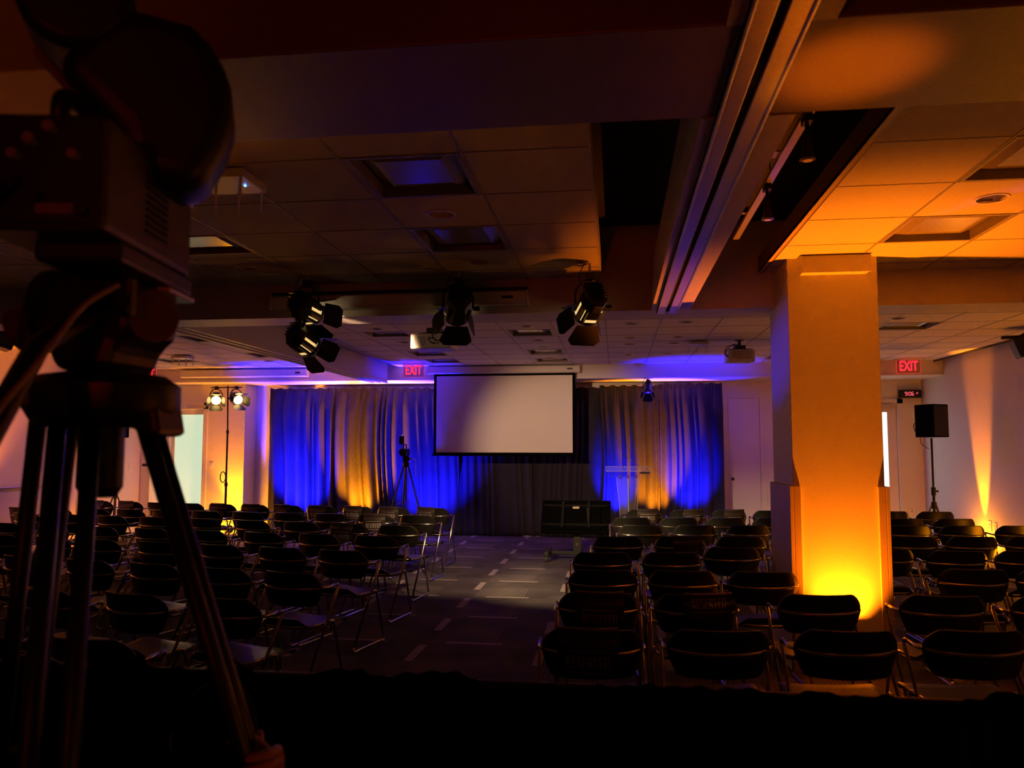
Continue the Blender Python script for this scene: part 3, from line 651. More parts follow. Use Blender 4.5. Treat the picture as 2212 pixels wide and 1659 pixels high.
# ------------------------------------------------------------------ stage lamps (fresnels with barn doors)
def fresnel(loc, target, label, lit, top=.30, s_=1.0, key=None, size=55, clamp='pipe', roll_=0, yoke=True, droppipe=.0, doors=(25, 25, 25, 25)):
    o = thing('stage_lamp', loc, label, 'stage light')
    d_ = (Vector(target)-Vector(loc)).normalized(); Z = Vector((0, 0, 1)); r_ = d_.cross(Z).normalized(); u_ = r_.cross(d_)
    R = Matrix((r_, d_, u_)).transposed().to_4x4() @ Matrix.Scale(s_, 4)
    def oc(rw, rh, y, c=.35):
        return [(-rw, y, -rh*c), (-rw*c, y, -rh), (rw*c, y, -rh), (rw, y, -rh*c), (rw, y, rh*c), (rw*c, y, rh), (-rw*c, y, rh), (-rw, y, rh*c)]
    m = MB(R); m.loft([oc(.055, .07, -.15), oc(.088, .105, -.125), oc(.095, .112, -.06), oc(.088, .098, -.055, .5), oc(.088, .098, .085, .5)]); m.build('housing', BLKM, o, bevel=.004*s_)
    for k in range(5):
        m = MB(R); z = .095-.028*k; m.box(-.075, .075, -.158, -.12, z-.004, z+.004); m.build('cooling_fin', BLKM, o)
    for sx in (-1, 1):
        m = MB(R); m.box(sx*.088-.006, sx*.088+.006, -.05, .08, -.075, -.055); m.box(sx*.05-.004, sx*.05+.004, -.05, .08, -.105, -.097); m.build('side_rail', ALU, o)
    if key and key != 'f2' and key[0] == 'f':
        for sx in (-1, 1):
            m = MB(R); m.box(sx*.0885-.001, sx*.0885+.001, -.045, .075, -.022, .002); m.box(sx*.0665-.001, sx*.0665+.001, -.045, .075, -.080, -.072); m.build('glowing_vent', VENT, o)
        m = MB(R); m.box(-.05, .05, .04, .07, -.0995, -.0985); m.build('glowing_vent', VENT, o)
    m = MB(R); m.tube([(0, .085, 0), (0, .11, 0)], .098, 24, cap=False); m.tube([(0, .11, 0), (0, .085, 0)], .090, 24, cap=False); m.build('front_ring', BLKM, o, smooth=40)
    m = MB(R); m.loft([[(r*cos(2*pi*k/24), yy, r*sin(2*pi*k/24)) for k in range(24)] for r, yy in ((.088, .09), (.07, .10), (.04, .107), (.01, .11))]); m.build('lens', lit, o, smooth=60)
    dl = .17; hw0, hw1 = .085, .13
    for k in range(4):
        a = radians(doors[k]); Rk = R @ Matrix.Translation((0, .11, 0)) @ Matrix.Rotation(k*pi/2, 4, 'Y') @ Matrix.Translation((0, 0, .098)) @ Matrix.Rotation(a, 4, 'X')
        w1 = hw1 if k % 2 == 0 else hw1*.75
        m = MB(Rk); m.add([(-hw0, 0, 0), (hw0, 0, 0), (w1, dl*.75, 0), (w1*.7, dl, 0), (-w1*.7, dl, 0), (-w1, dl*.75, 0)], [(0, 1, 2, 3, 4, 5)]); m.build('barn_door', BLKM, o, thick=.002)
    # yoke hangs plumb
    dh = Vector((d_.x, d_.y, 0)).normalized(); rh = Vector((dh.y, -dh.x, 0)); wv = .118*s_
    if yoke:
        P = [rh*wv, rh*wv+Vector((0, 0, top*.55)), rh*wv*.45+Vector((0, 0, top)), -rh*wv*.45+Vector((0, 0, top)), -rh*wv+Vector((0, 0, top*.55)), -rh*wv]
        m = MB(); m.tube(smoothpath(P, .03, 3), .009*s_, 6); m.build('yoke', BLKM, o)
        m = MB(); m.cyl(rh*wv, rh*(wv+.05*s_), .016*s_, .022*s_, 10); m.build('tilt_knob', BLK, o, smooth=40)
        m = MB(); m.box(-.03, .03, -.02, .02, top, top+.06); m.cyl((.03, 0, top+.03), (.055, 0, top+.03), .016, n=10); m.build('clamp', BLKM, o, bevel=.004)
        if droppipe: m = MB(); m.cyl((0, 0, top+.05), (0, 0, top+droppipe), .011, n=10); m.build('drop_rod', ALU, o, smooth=40)
        m = MB(); zt = top+max(droppipe, .06); m.tube(smoothpath([(-.04, -.02, zt), (-.10, -.03, zt-.12), (-.03, -.04, zt-.27), (.0, -.08, .10)], .08, 4), .004, 5); m.build('cable', BLK, o)
    if key:
        L = spot(key, Vector(loc)+d_*.13*s_, target, size, .7, .05); put_lamp(L, o)
    return o
fresnel((-2.68, 6.52, 2.93), (-.9, 14.3, 1.7), 'upper of the two stacked stage lamps hanging at left', LENSMID, top=.20, key='f1a', size=30, droppipe=.11, s_=1.1)
fresnel((-2.72, 6.58, 2.66), (.2, 11.0, 0), 'lower of the two stacked stage lamps hanging at left', LENSMID, top=.0, key='f1b', size=42, yoke=False)
m = MB(); m.tube([(-2.66, 6.5, 2.86), (-2.76, 6.56, 2.70)], .014, 8); tag(m.build('lamp_coupler', BLKM), 'short black bracket joining the two stacked stage lamps', 'bracket')
fresnel((-1.33, 6.55, 2.92), (-3.2, 11.6, 0), 'middle hanging stage lamp, dark body seen from behind, beside the projector', LENSMID, top=.20, key='f2', size=40, droppipe=.12, s_=1.1)
fresnel((-.20, 6.40, 2.88), (-2.4, 11.2, 0), 'right hanging stage lamp with lit side vents beside the ceiling opening', LENSMID, top=.22, key='f3', size=36, droppipe=.14, s_=1.1)
fresnel((.59, 14.55, 2.78), (.50, 13.4, 1.4), 'small stage lamp clamped under the soffit above the lectern', mat('unlit_lens', (.3, .3, .3), .2), top=.12, s_=.75, droppipe=.10)
ls = thing('light_stand', (-7.27, 14.05, 0), 'tall black light stand with a crossbar in front of the amber pier', 'light stand')
m = MB(); m.tube([(0, 0, .35), (0, 0, 1.0)], .022, 10); m.tube([(0, 0, 1.0), (0, 0, 2.0)], .018, 10); m.tube([(0, 0, 2.0), (-.02, 0, 2.87)], .014, 10); m.build('pole', BLKM, ls, smooth=40)
m = MB(); m.cyl((0, 0, .98), (0, 0, 1.05), .032, n=12); m.build('collar', BLK, ls, smooth=40)
m = MB(); m.cyl((0, 0, 1.97), (0, 0, 2.03), .026, n=12); m.build('collar', BLK, ls, smooth=40)
m = MB(); m.tube([(-.36, 0, 2.84), (.26, 0, 2.84)], .011, 8); m.build('crossbar', BLKM, ls)
for k in range(3):
    a = pi/2+.3+k*2*pi/3; m = MB(); m.tube([(0, 0, .62), (.42*cos(a), .42*sin(a), .012)], .013, 8); m.tube([(0, 0, .34), (.22*cos(a), .22*sin(a), .30)], .008, 6); m.build('leg', BLKM, ls)
m = MB(); m.tube([(.09*cos(t_/16*2*pi)*.6-.05, -.03, 1.15+.10*sin(t_/16*2*pi)) for t_ in range(33)], .010, 6); m.build('coiled_cable', BLK, ls)
fresnel((-7.48, 13.98, 2.62), (-4.4, 8.0, .2), 'left lit stage lamp on the light stand crossbar', LENSON, top=.18, s_=.95, key='s1', size=75)
fresnel((-7.08, 13.98, 2.62), (-1.0, 9.0, .4), 'right lit stage lamp on the light stand crossbar', LENSON, top=.18, s_=.95, key='s2', size=85)

# floor uplights
def uplight(key, x, y, tgt, lens, label, size=45, blend=.8, z=.16, rad=.04, spill=False):
    o = thing('floor_uplight', (x, y, 0), label, 'uplight'); d_ = (Vector(tgt)-Vector((x, y, z))).normalized()
    Z = Vector((0, 1, 0)) if abs(d_.z) > .95 else Vector((0, 0, 1)); r_ = d_.cross(Z).normalized(); u_ = r_.cross(d_); R = Matrix.Translation((0, 0, z-.03)) @ Matrix((r_, d_, u_)).transposed().to_4x4()
    m = MB(R); m.cyl((0, -.07, 0), (0, .0, 0), .06, .075, 18); m.cyl((0, -.09, 0), (0, -.07, 0), .035, .06, 18); m.build('lamp_body', BLKM, o, smooth=40)
    m = MB(R); m.cyl((0, 0, 0), (0, .004, 0), .066, n=18); m.build('lens', lens, o)
    m = MB(); m.box(-.1, .1, -.012, .012, 0, .008); m.box(-.1, -.094, -.012, .012, 0, z-.03); m.box(.094, .1, -.012, .012, 0, z-.03); m.build('bracket', BLKM, o)
    L = spot(key, Vector((x, y, z-.03))+d_*.02, tgt, size, blend, rad); put_lamp(L, o)
    if spill: L = glow(key+'g', Vector((x, y, z+.03))+d_*.08, .05); put_lamp(L, o)  # added point glow at the lens; the amber ones serve as ambient fill
    return o
cu = uplight('col', 1.73, 6.37, (1.73, 6.375, 2.6), AMBL, 'amber uplight on the floor at the foot of the square column', 80, 1.0, rad=.015)
m = MB(); m.box(-.15, .15, .030, .034, .06, .275); m.build('barn_door', BLKM, cu)  # added flap, keeps the uplight off the middle beam
def blue(key, x, y, dx, label, z1=1.15, size=62, flood=True, cs=50):
    o = uplight(key, x, y, (x+dx, 15.2, z1), BLUL, label, size, .9, spill=flood)
    if flood: L = spot(key+'w', (x, y-.02, .24), (x+dx-(.35 if key == 'b2' else 0), 14.35, 3.2), cs, 1.0, .05); put_lamp(L, o)
blue('b1', -6.22, 14.22, .02, 'blue uplight on the floor below the leftmost backdrop drape')
uplight('a1', -5.02, 14.70, (-4.97, 15.2, 1.5), AMBL, 'amber uplight on the floor below the left backdrop drapes', 76)
blue('b2', -3.62, 14.25, 0, 'blue uplight on the floor behind the stage tripod', 1.2, 84)
L = spot('bc', (-3.60, 14.12, .27), (1.35, 6.9, 2.46), 5.5, 1.0, .04)
uplight('b3', -.02, 14.50, (0, 15.2, 1.0), BLUL, 'blue uplight on the floor behind the lectern', 46, 1.0)
uplight('a2', .72, 14.70, (.72, 15.2, 1.3), AMBL, 'amber uplight on the floor right of the lectern', 60)
blue('b4', 1.38, 14.22, .0, 'blue uplight on the floor below the rightmost backdrop drape', 1.15, 48)
uplight('rw', 5.42, 13.12, (5.75, 13.15, 2.2), AMBL, 'amber uplight on the floor against the right wall', 26, .6, spill=True)
uplight('pier', -7.5, 14.70, (-7.6, 15.03, 1.8), AMBL, 'amber uplight on the floor at the pier behind the light stand', 60, .9, spill=True)
uplight('lw', -9.05, 12.95, (-9.4, 12.95, 2.0), AMBL, 'amber uplight on the floor against the left wall', 30, .6, spill=True)
uplight('lw2', -8.85, 9.9, (-9.2, 10.3, 3.1), AMBL, 'amber uplight on the floor at the near end of the left wall', 70, .7, spill=True)
uplight('rw2', 5.30, 9.6, (5.7, 9.7, 2.6), AMBL, 'amber uplight on the floor at the near end of the right wall', 60, .8, spill=True)

# ------------------------------------------------------------------ projectors
def projector(loc, w_, dpt, h_, pole, rz, label, flip=False):
    o = thing('ceiling_projector', loc, label, 'projector', rz=rz)
    m = MB(); m.box(-w_/2, w_/2, -dpt/2, dpt/2, -h_, 0); m.build('body', WHT, o, bevel=.015)
    m = MB()
    if flip:
        for k in range(5): m.box(-w_*.36, w_*.36, -dpt/2-.003, -dpt/2, -h_*.2-k*h_*.13, -h_*.15-k*h_*.13)
        m.build('vent_grille', mat('vent_grey', (.22, .25, .2), .5), o)
        m = MB(); m.box(w_*.12, w_*.25, -dpt*.3, -dpt*.2, -h_-.002, -h_); m.build('foot', BLKM, o)
    else:
        for k in range(9): m.box(-w_*.40, -w_*.12, -dpt/2-.003, -dpt/2, -h_*.22-k*h_*.07, -h_*.185-k*h_*.07)
        m.build('vent_grille', mat('vent_grey2', (.35, .33, .3), .5), o)
        for k, (a, b) in enumerate(((-.02, -.3), (.04, -.3), (.1, -.42), (.02, -.62), (.09, -.62), (.16, -.62), (.24, -.35), (.22, -.5))):
            m = MB(); m.box(w_*a, w_*(a+.04), -dpt/2-.003, -dpt/2, h_*b-.012, h_*b+.004); m.build('port', BLKM, o)
    m = MB(); m.cyl((0, 0, .03), (0, 0, pole), .022, n=12); m.box(-.07, .07, -.07, .07, .02, .07); m.cyl((0, 0, pole-.012), (0, 0, pole), .06, n=16); m.build('mounting_pole', BLKM, o, smooth=40)
    for a in (.5, 2.6, 3.7, 5.8): m = MB(); m.bar((0, 0, .03), (.19*cos(a), .14*sin(a), .008), .022, .012); m.build('mount_arm', BLKM, o)
    m = MB(); s1 = -1 if flip else 1
    m.tube(smoothpath([(0, -.03, .09), (-.12*(1 if flip else -.2), -.1, .08), (-w_*.62 if flip else .02, -dpt*.6, -.02), (-w_*.6 if flip else .06, -dpt*.6, -h_*.5), (-w_*.5 if flip else .12, -dpt*.5, -h_*.5)], .08, 4), .006, 6)
    m.tube(smoothpath([(0, .0, .08), (-.2 if flip else .1, -.08, .06), (-w_*.68 if flip else -.04, -dpt*.55, -.06), (-w_*.5 if flip else .04, -dpt*.5, -h_*.7)], .08, 4), .005, 6); m.build('cable', BLK, o)
    return o
projector((-1.87, 8.0, 2.895), .44, .30, .155, .345, radians(-4), 'white projector hung on a black pole in front of the screen')
projector((1.75, 11.4, 3.09), .37, .28, .17, .15, radians(4), 'white projector with side vents hung near the column at right', True)
# wall speakers at the edges
def wallspeaker(loc, rz, tilt, label):
    o = thing('wall_speaker', loc, label, 'speaker', rz=rz)
    m = MB(Matrix.Rotation(tilt, 4, 'X')); m.prism([(-.15, -.12), (.15, -.12), (.17, .12), (-.17, .12)], -.13, .12); m.build('cabinet', BLK, o, bevel=.012)
    m = MB(); m.box(-.03, .03, -.05, .25, .10, .14); m.box(-.2, .25, -.04, .04, .135, .155); m.build('bracket', BLKM, o, bevel=.004)
wallspeaker((5.12, 10.6, 3.0), radians(75), -.35, 'black loudspeaker under the ceiling cut by the right picture edge')
wallspeaker((-7.05, 8.2, 2.98), radians(-40), -.3, 'black loudspeaker under the ceiling cut by the left picture edge')

# track lights in the ceiling opening
tl = thing('lighting_track', (.92, 4.7, 3.32), 'thin brass toned lighting track inside the dark ceiling opening', 'track')
m = MB(); m.box(-.022, .022, -1.35, 1.35, -.012, .012); m.build('rail', ALU, tl)
for yy in (-.35, .75):
    m = MB(); m.box(-.16, .0, yy-.02 if yy > 0 else yy-.05, yy+.02 if yy > 0 else yy+.05, .012, .02); m.build('bracket', ALU, tl)
for yy in (-1.2, 0, 1.2):
    m = MB(); m.tube([(0, yy, .01), (0, yy, .38)], .004, 5); m.build('hanger_wire', BLKM, tl)
for y, lab in ((3.80, 'nearer glass shaded track lamp in the ceiling opening'), (4.80, 'farther glass shaded track lamp in the ceiling opening')):
    o = thing('track_lamp', (.92, y, 3.308), lab, 'track light')
    m = MB(); m.box(-.02, .02, -.04, .04, -.03, .0); m.cyl((0, 0, -.03), (0, .01, -.09), .01, n=8); m.build('adapter', BLKM, o)
    m = MB(); n = 18; m.loft([[(r*cos(2*pi*k/n), .01+r*sin(2*pi*k/n), z) for k in range(n)] for r, z in ((.014, -.08), (.018, -.10), (.024, -.16), (.037, -.20), (.037, -.205))]); m.build('lamp_shade', mat('smoky_shade', (.10, .08, .06), .15), o, smooth=40)
    m = MB(); m.cyl((0, .01, -.205), (0, .01, -.209), .022, n=14); m.build('bulb', REFL, o)

# ------------------------------------------------------------------ stage floor items
# acrylic lectern
lc = thing('acrylic_lectern', (.20, 13.55, 0), 'clear acrylic lectern in front of the blue and amber drapes', 'lectern')
m = MB(); m.box(-.30, .30, -.20, .20, 0, .018); m.build('base', ACRY, lc, bevel=.004)
def pan(u, v): z = .018+1.20*v; wv = .14+.05*math.exp(-((v-1)/.3)**2)+.02*math.exp(-(v/.2)**2); x = wv*(2*u-1); return (x, -.05-.10*(1-(2*u-1)**2), z)
m = MB(); m.grid(pan, 12, 16); m.build('front_panel', ACRY, lc, smooth=0, thick=.01)
m = MB(); m.box(-.007, .007, -.165, -.145, .018, 1.2); m.build('centre_rib', ACRYE, lc)
TR = Matrix.Translation((0, 0, 1.27)) @ Matrix.Rotation(radians(-16), 4, 'X')
m = MB(TR); m.box(-.37, .375, -.20, .20, -.006, .006); m.build('reading_top', ACRY, lc, bevel=.002)
m = MB(TR); m.box(-.37, .375, -.205, -.195, -.006, .075); m.build('top_lip', ACRY, lc)
for bx in ((-.372, .377, -.208, -.194, .071, .077), (-.372, .377, -.208, -.194, -.009, -.003), (-.373, -.368, -.208, .2, -.008, .006), (.373, .378, -.208, .2, -.008, .006), (-.373, -.368, -.208, -.194, -.006, .076), (.373, .378, -.208, -.194, -.006, .076)):
    m = MB(TR); m.box(*bx); m.build('polished_edge', ACRYE, lc)
for sx in (0, 1):
    m = MB(); m.tube([(pan(sx, k/10)[0], pan(sx, k/10)[1]-.003, pan(sx, k/10)[2]) for k in range(11)], .004, 6); m.build('polished_edge', ACRYE, lc)
for x in (-.14, 0, .14):
    m = MB(); m.cyl((x, -.16, 1.20), (x, -.16, 1.255), .012, n=10); m.cyl((x, -.165, 1.25), (x, -.165, 1.258), .02, n=12); m.build('bolt', CHROME, lc, smooth=40)
mi = thing('gooseneck_microphone', (.48, 13.55, 1.285), 'thin gooseneck microphone on a round base on the lectern top', 'microphone')
m = MB(); m.loft([[(r*cos(2*pi*k/20), r*sin(2*pi*k/20), z) for k in range(20)] for r, z in ((.085, -.008), (.085, .008), (.06, .022), (.02, .032))]); m.build('base', MIC, mi, smooth=40)
m = MB(); m.tube(smoothpath([(0, 0, .03), (-.03, .02, .08), (-.33, .10, .29)], .05, 5), [.012]*2+[.005]*5+[.005], 8); m.build('neck', CHROME, mi, smooth=0)
m = MB(); m.cyl((-.32, .098, .282), (-.36, .108, .31), .009, n=10); m.build('capsule', MIC, mi, smooth=40)

# confidence monitor on a wheeled cart
tv = thing('monitor_cart', (-.60, 12.25, 0), 'flat display on a black wheeled cart, tilted, seen from behind', 'monitor')
TT = Matrix.Translation((-.02, .02, .66)) @ Matrix.Rotation(radians(-42), 4, 'X')
m = MB(TT); m.box(-.53, .53, .0, .035, -.31, .31); m.build('display', MT['matte_black'], tv, bevel=.006)
m = MB(TT); m.box(-.38, .38, -.035, .0, -.26, .16); m.build('rear_cover', MT['matte_black'], tv, bevel=.012)
for zz in (.17, -.19): m = MB(TT); m.box(-.50, .50, -.055, -.035, zz-.012, zz+.012); m.box(-.45, .42, -.058, -.05, zz-.035, zz-.028); m.build('mount_rail', BLKM, tv)
for xx in (-.2, .2): m = MB(TT); m.box(xx-.02, xx+.02, -.07, -.05, -.25, .24); m.build('mount_bracket', BLKM, tv)
m = MB(TT); m.box(-.05, .05, -.063, -.058, .10, .14); m.build('rating_label', mat('label_paper', (.6, .55, .4), .6), tv)
m = MB(); m.box(-.045, .045, -.03, .03, .32, .62); m.build('upper_post', BLKM, tv, bevel=.004)
m = MB(); m.box(-.06, .06, -.045, .045, .08, .34); m.build('lower_post', BLKM, tv, bevel=.004)
m = MB(); m.cyl((0, -.045, .24), (0, -.06, .24), .022, n=14); m.build('height_knob', CHROME, tv, smooth=40)
m = MB(); m.box(-.45, .45, -.03, .03, .085, .13); m.build('cross_beam', BLKM, tv, bevel=.004)
for sx in (-1, 1):
    m = MB(); m.box(sx*.45-.035, sx*.45+.035, -.34, .34, .10, .155); m.build('foot_bar', BLKM, tv, bevel=.006)
    for yy in (-.30, .30):
        m = MB(); m.cyl((sx*.45-.022, yy, .045), (sx*.45+.022, yy, .045), .045, n=20); m.build('caster', RUB, tv, smooth=40)
        m = MB(); m.box(sx*.45-.03, sx*.45+.03, yy-.02, yy+.02, .07, .10); m.build('caster_fork', BLKM, tv)
m = MB(); m.tube(smoothpath([(.16, -.14, .80), (.18, -.16, .55), (.30, -.10, .30), (.42, -.2, .04), (.40, -.3, .006)], .1, 5), .006, 6); m.build('cable', BLK, tv)

# stage video camera on tripod
def tripod_small(loc, label, name='stage_tripod'):
    o = thing(name, loc, label, 'tripod')
    for k, a in enumerate((radians(-10), radians(115), radians(215))):
        m = MB(); ex, ey = .46*cos(a), .46*sin(a)
        m.tube([(.04*cos(a), .04*sin(a), 1.40), (ex*.62, ey*.62, .56)], .016, 8); m.tube([(ex*.60, ey*.60, .58), (ex, ey, .012)], .011, 8); m.ball((ex, ey, .014), .014, nu=8, nv=6); m.build('leg', BLKM, o, smooth=50)
        m = MB(); m.tube([(0, 0, .78), (ex*.55, ey*.55, .66)], .006, 6); m.build('spreader_arm', CHROME, o)
        m = MB(); m.cyl((ex*.62-.02, ey*.62, .56), (ex*.62+.02, ey*.62, .56), .014, n=8); m.build('leg_lock', CHROME, o)
    m = MB(); m.cyl((0, 0, .75), (0, 0, 1.44), .015, n=10); m.build('centre_column', BLKM, o)
    m = MB(); m.loft([[(r*cos(2*pi*k/16), r*sin(2*pi*k/16), z) for k in range(16)] for r, z in ((.05, 1.36), (.06, 1.40), (.06, 1.44), (.03, 1.46))]); m.build('crown', BLKM, o, smooth=40)
    m = MB(); m.box(-.05, .05, -.05, .05, 1.46, 1.56); m.cyl((.05, 0, 1.51), (.1, 0, 1.51), .02, n=10); m.build('pan_head', BLKM, o, bevel=.006)
    m = MB(); m.tube([(.07, -.03, 1.52), (.20, -.10, 1.50), (.22, -.14, 1.20)], .008, 6); m.build('pan_handle', CHROME, o)
tripod_small((-3.72, 13.75, 0), 'dark tripod standing before the blue drape left of the screen')
vc = thing('video_camera', (-3.74, 13.75, 1.56), 'small dark video camera on the tripod left of the screen', 'video camera')
m = MB(); m.box(-.06, .06, -.15, .13, .0, .13); m.build('body', BLK, vc, bevel=.012)
m = MB(); m.cyl((0, -.15, .07), (0, -.24, .07), .042, .05, 18); m.build('lens', BLK, vc, smooth=40)
m = MB(); m.tube(smoothpath([(0, -.10, .13), (0, -.10, .20), (0, .08, .20), (0, .08, .13)], .03), .012, 8); m.build('handle', BLKM, vc)
m = MB(); m.box(-.09, -.01, -.10, -.02, .205, .36); m.build('viewfinder', BLK, vc, bevel=.01)
m = MB(); m.ball((-.04, -.05, .365), .01, nu=8, nv=6); m.build('tally_lamp', mat('tally_red', (.6, .2, .2), .4, emit=(1, .35, .35), estr=.8), vc)

# speakers on stands
def spk_stand(x, y, label1, label2, box_z=1.87, bw=.34, rz=0):
    o = thing('speaker_stand', (x, y, 0), label1, 'speaker stand')
    m = MB(); m.tube([(0, 0, .30), (0, 0, 1.05)], .022, 10); m.tube([(0, 0, 1.05), (0, 0, box_z)], .016, 10); m.build('pole', BLKM, o, smooth=40)
    m = MB(); m.cyl((0, 0, .80), (0, 0, .90), .04, n=12); m.build('leg_hub', BLK, o, smooth=40)
    m = MB(); m.cyl((0, 0, 1.0), (0, 0, 1.12), .034, n=12); m.cyl((.03, 0, 1.06), (.07, 0, 1.06), .015, n=8); m.build('collar', BLK, o, smooth=40)
    for k in range(3):
        a = -pi/2+.5+k*2*pi/3; m = MB(); m.bar((.03*cos(a), .03*sin(a), .86), (.36*cos(a), .36*sin(a), .012), .028, .016); m.build('leg', BLKM, o)
        m = MB(); m.bar((.03*cos(a), .03*sin(a), .34), (.22*cos(a), .22*sin(a), .43), .016, .01); m.build('brace', BLKM, o)
    s = thing('loudspeaker', (x-.02, y, box_z), label2, 'speaker', rz=rz)
    m = MB(); m.prism([(-bw/2, .20), (bw/2, .20), (bw/2*.72, -.16), (-bw/2*.72, -.16)], .01, .51, 'Z'); m.build('cabinet', MT['matte_black'], s, bevel=.012)
    m = MB(); m.box(-bw/2+.02, bw/2-.02, .20, .207, .03, .49); m.build('front_grille', BLKM, s)
    m = MB(); m.tube(smoothpath([(bw/2*.8, -.10, .25), (bw/2+.06, -.10, .20), (bw/2+.02, -.10, .10)], .05), .007, 6); m.tube(smoothpath([(.09, -.1, .01), (.10, -.08, -.10), (.03, -.0, -.17)], .05), .005, 6); m.build('cable', BLK, s)
spk_stand(4.79, 12.8, 'black tripod speaker stand near the right wall uplight', 'black loudspeaker on a stand below the digital clock', rz=radians(-150))
spk_stand(-8.83, 13.05, 'black tripod speaker stand by the left wall', 'black loudspeaker mostly hidden behind the big tripod at left', rz=radians(160))

# ------------------------------------------------------------------ wall items
def seg(m, x, z, w_, h_, on, t=.011, y=-.004):
    S_ = {'a': (0, h_, w_, h_), 'b': (w_, h_/2, w_, h_), 'c': (w_, 0, w_, h_/2), 'd': (0, 0, w_, 0), 'e': (0, 0, 0, h_/2), 'f': (0, h_/2, 0, h_), 'g': (0, h_/2, w_, h_/2)}
    for k in on:
        x0, z0, x1, z1 = S_[k]; g = t*.75
        if x0 == x1: m.box(x+x0-t/2, x+x0+t/2, y-.002, y, z+z0+g, z+z1-g)
        else: m.box(x+x0+g, x+x1-g, y-.002, y, z+z0-t/2, z+z0+t/2)
D7 = {'9': 'abcdfg', '0': 'abcdef', '6': 'acdefg', '1': 'bc', '2': 'abdeg'}
ck = thing('digital_clock', (5.43, 15.42, 2.62), 'black wall clock with red digits reading 9:06 12', 'clock')
m = MB(); m.box(-.19, .19, -.03, .075, .02, .17); m.build('casing', BLK, ck, bevel=.008)
m = MB(); x = -.10
for ch in '9:06':
    if ch == ':':
        for zz in (.078, .110): m.box(x-.004, x+.004, -.036, -.034, zz-.005, zz+.005)
        x += .018
    else: seg(m, x, .062, .032, .066, D7[ch], .0065, -.034); x += .050
x = .085
for ch in '12': seg(m, x, .088, .014, .032, D7[ch], .004, -.034); x += .026
m.build('digits', CLKRED, ck)
def plate(name, loc, rz, label, cat, dark=False, w_=.04, h_=.06):
    o = thing(name, loc, label, cat, rz=rz)
    m = MB(); m.box(-w_, w_, -.008, 0, -h_, h_); m.build('cover_plate', WHT, o, bevel=.002)
    m = MB()
    if dark: m.box(-w_*.85, w_*.85, -.012, -.008, .0, h_*.8); m.build('display', BLK, o)
    elif cat == 'outlet': m.box(-.012, .012, -.011, -.008, .012, .035); m.box(-.012, .012, -.011, -.008, -.035, -.012); m.build('sockets', TBAR, o)
    else: m.box(-.006, .006, -.016, -.008, -.015, .015); m.build('toggle', WHT, o)
plate('wall_outlet', (5.65, 12.97, .53), radians(-90), 'left one of two pale plates low on the right wall', 'outlet', w_=.05, h_=.08)
plate('wall_outlet', (5.65, 12.80, .52), radians(-90), 'right one of two pale plates low on the right wall', 'outlet', w_=.05, h_=.08)
plate('wall_outlet', (5.41, 15.5, .57), 0, 'small outlet plate low on the far wall left of the loudspeaker stand', 'outlet')
plate('light_switch', (-8.08, 15.0, 1.34), 0, 'light switch plate on the amber pier right of the glass door', 'light switch')
plate('light_switch', (-9.3, 13.95, 1.32), radians(90), 'left of two switch plates on the left wall', 'light switch')
plate('light_switch', (-9.3, 14.17, 1.32), radians(90), 'right of two switch plates on the left wall', 'light switch')
plate('thermostat', (-9.20, 14.5, 1.33), 0, 'white thermostat with a dark display left of the glass door', 'thermostat', True, w_=.07, h_=.07)
o = thing('marker_tray', (-9.3, 11.7, 1.08), 'slim marker tray fixed along the left wall', 'shelf', rz=radians(90))
m = MB(); m.box(-.85, .75, -.07, 0, 0, .012); m.box(-.85, .75, -.07, -.062, 0, .022); m.build('ledge', ALU, o, bevel=.002)
e_ = thing('board_eraser', (-9.255, 12.2, 1.092), 'black board eraser lying on the marker tray', 'eraser', rz=radians(90))
m = MB(); m.box(-.10, .10, -.022, .022, 0, .035); m.build('pad', BLK, e_, bevel=.006)
for k, yy in enumerate((11.75, 11.92)):
    m = MB(); m.cyl((-9.25, yy-.06, 1.101), (-9.25, yy+.06, 1.101), .009, n=10)
    tag(m.build('marker_pen', WHT, smooth=40), '%s white marker pen on the tray left of the eraser' % ('farther left' if k == 0 else 'nearer'), 'pen')

# ------------------------------------------------------------------ foreground broadcast tripod and camera
TX, TY = -.995, 1.42
tp = thing('broadcast_tripod', (TX, TY, 0), 'big dark broadcast tripod out of focus at left foreground', 'tripod')
m = MB(); n = 28
m.loft([[(r*cos(2*pi*k/n), r*sin(2*pi*k/n)*.8, z) for k in range(n)] for r, z in ((.10, 1.775), (.135, 1.79), (.148, 1.81), (.148, 1.855), (.12, 1.875), (.06, 1.885))]); m.build('crown', BLKM, tp, smooth=40)
m = MB(); m.box(-.135, -.065, -.135, -.112, 1.815, 1.842); m.build('maker_label', GREY, tp, bevel=.004)
m = MB(); m.cyl((0, 0, 1.66), (0, 0, 1.79), .042, n=20); m.cyl((0, 0, 1.64), (0, 0, 1.66), .03, .042, 20); m.build('bowl_clamp', BLKM, tp, smooth=40)
legs = [((.085, .01), (.326, .05)), ((-.02, -.05), (.17, -.28)), ((-.125, .03), (-.23, .20))]
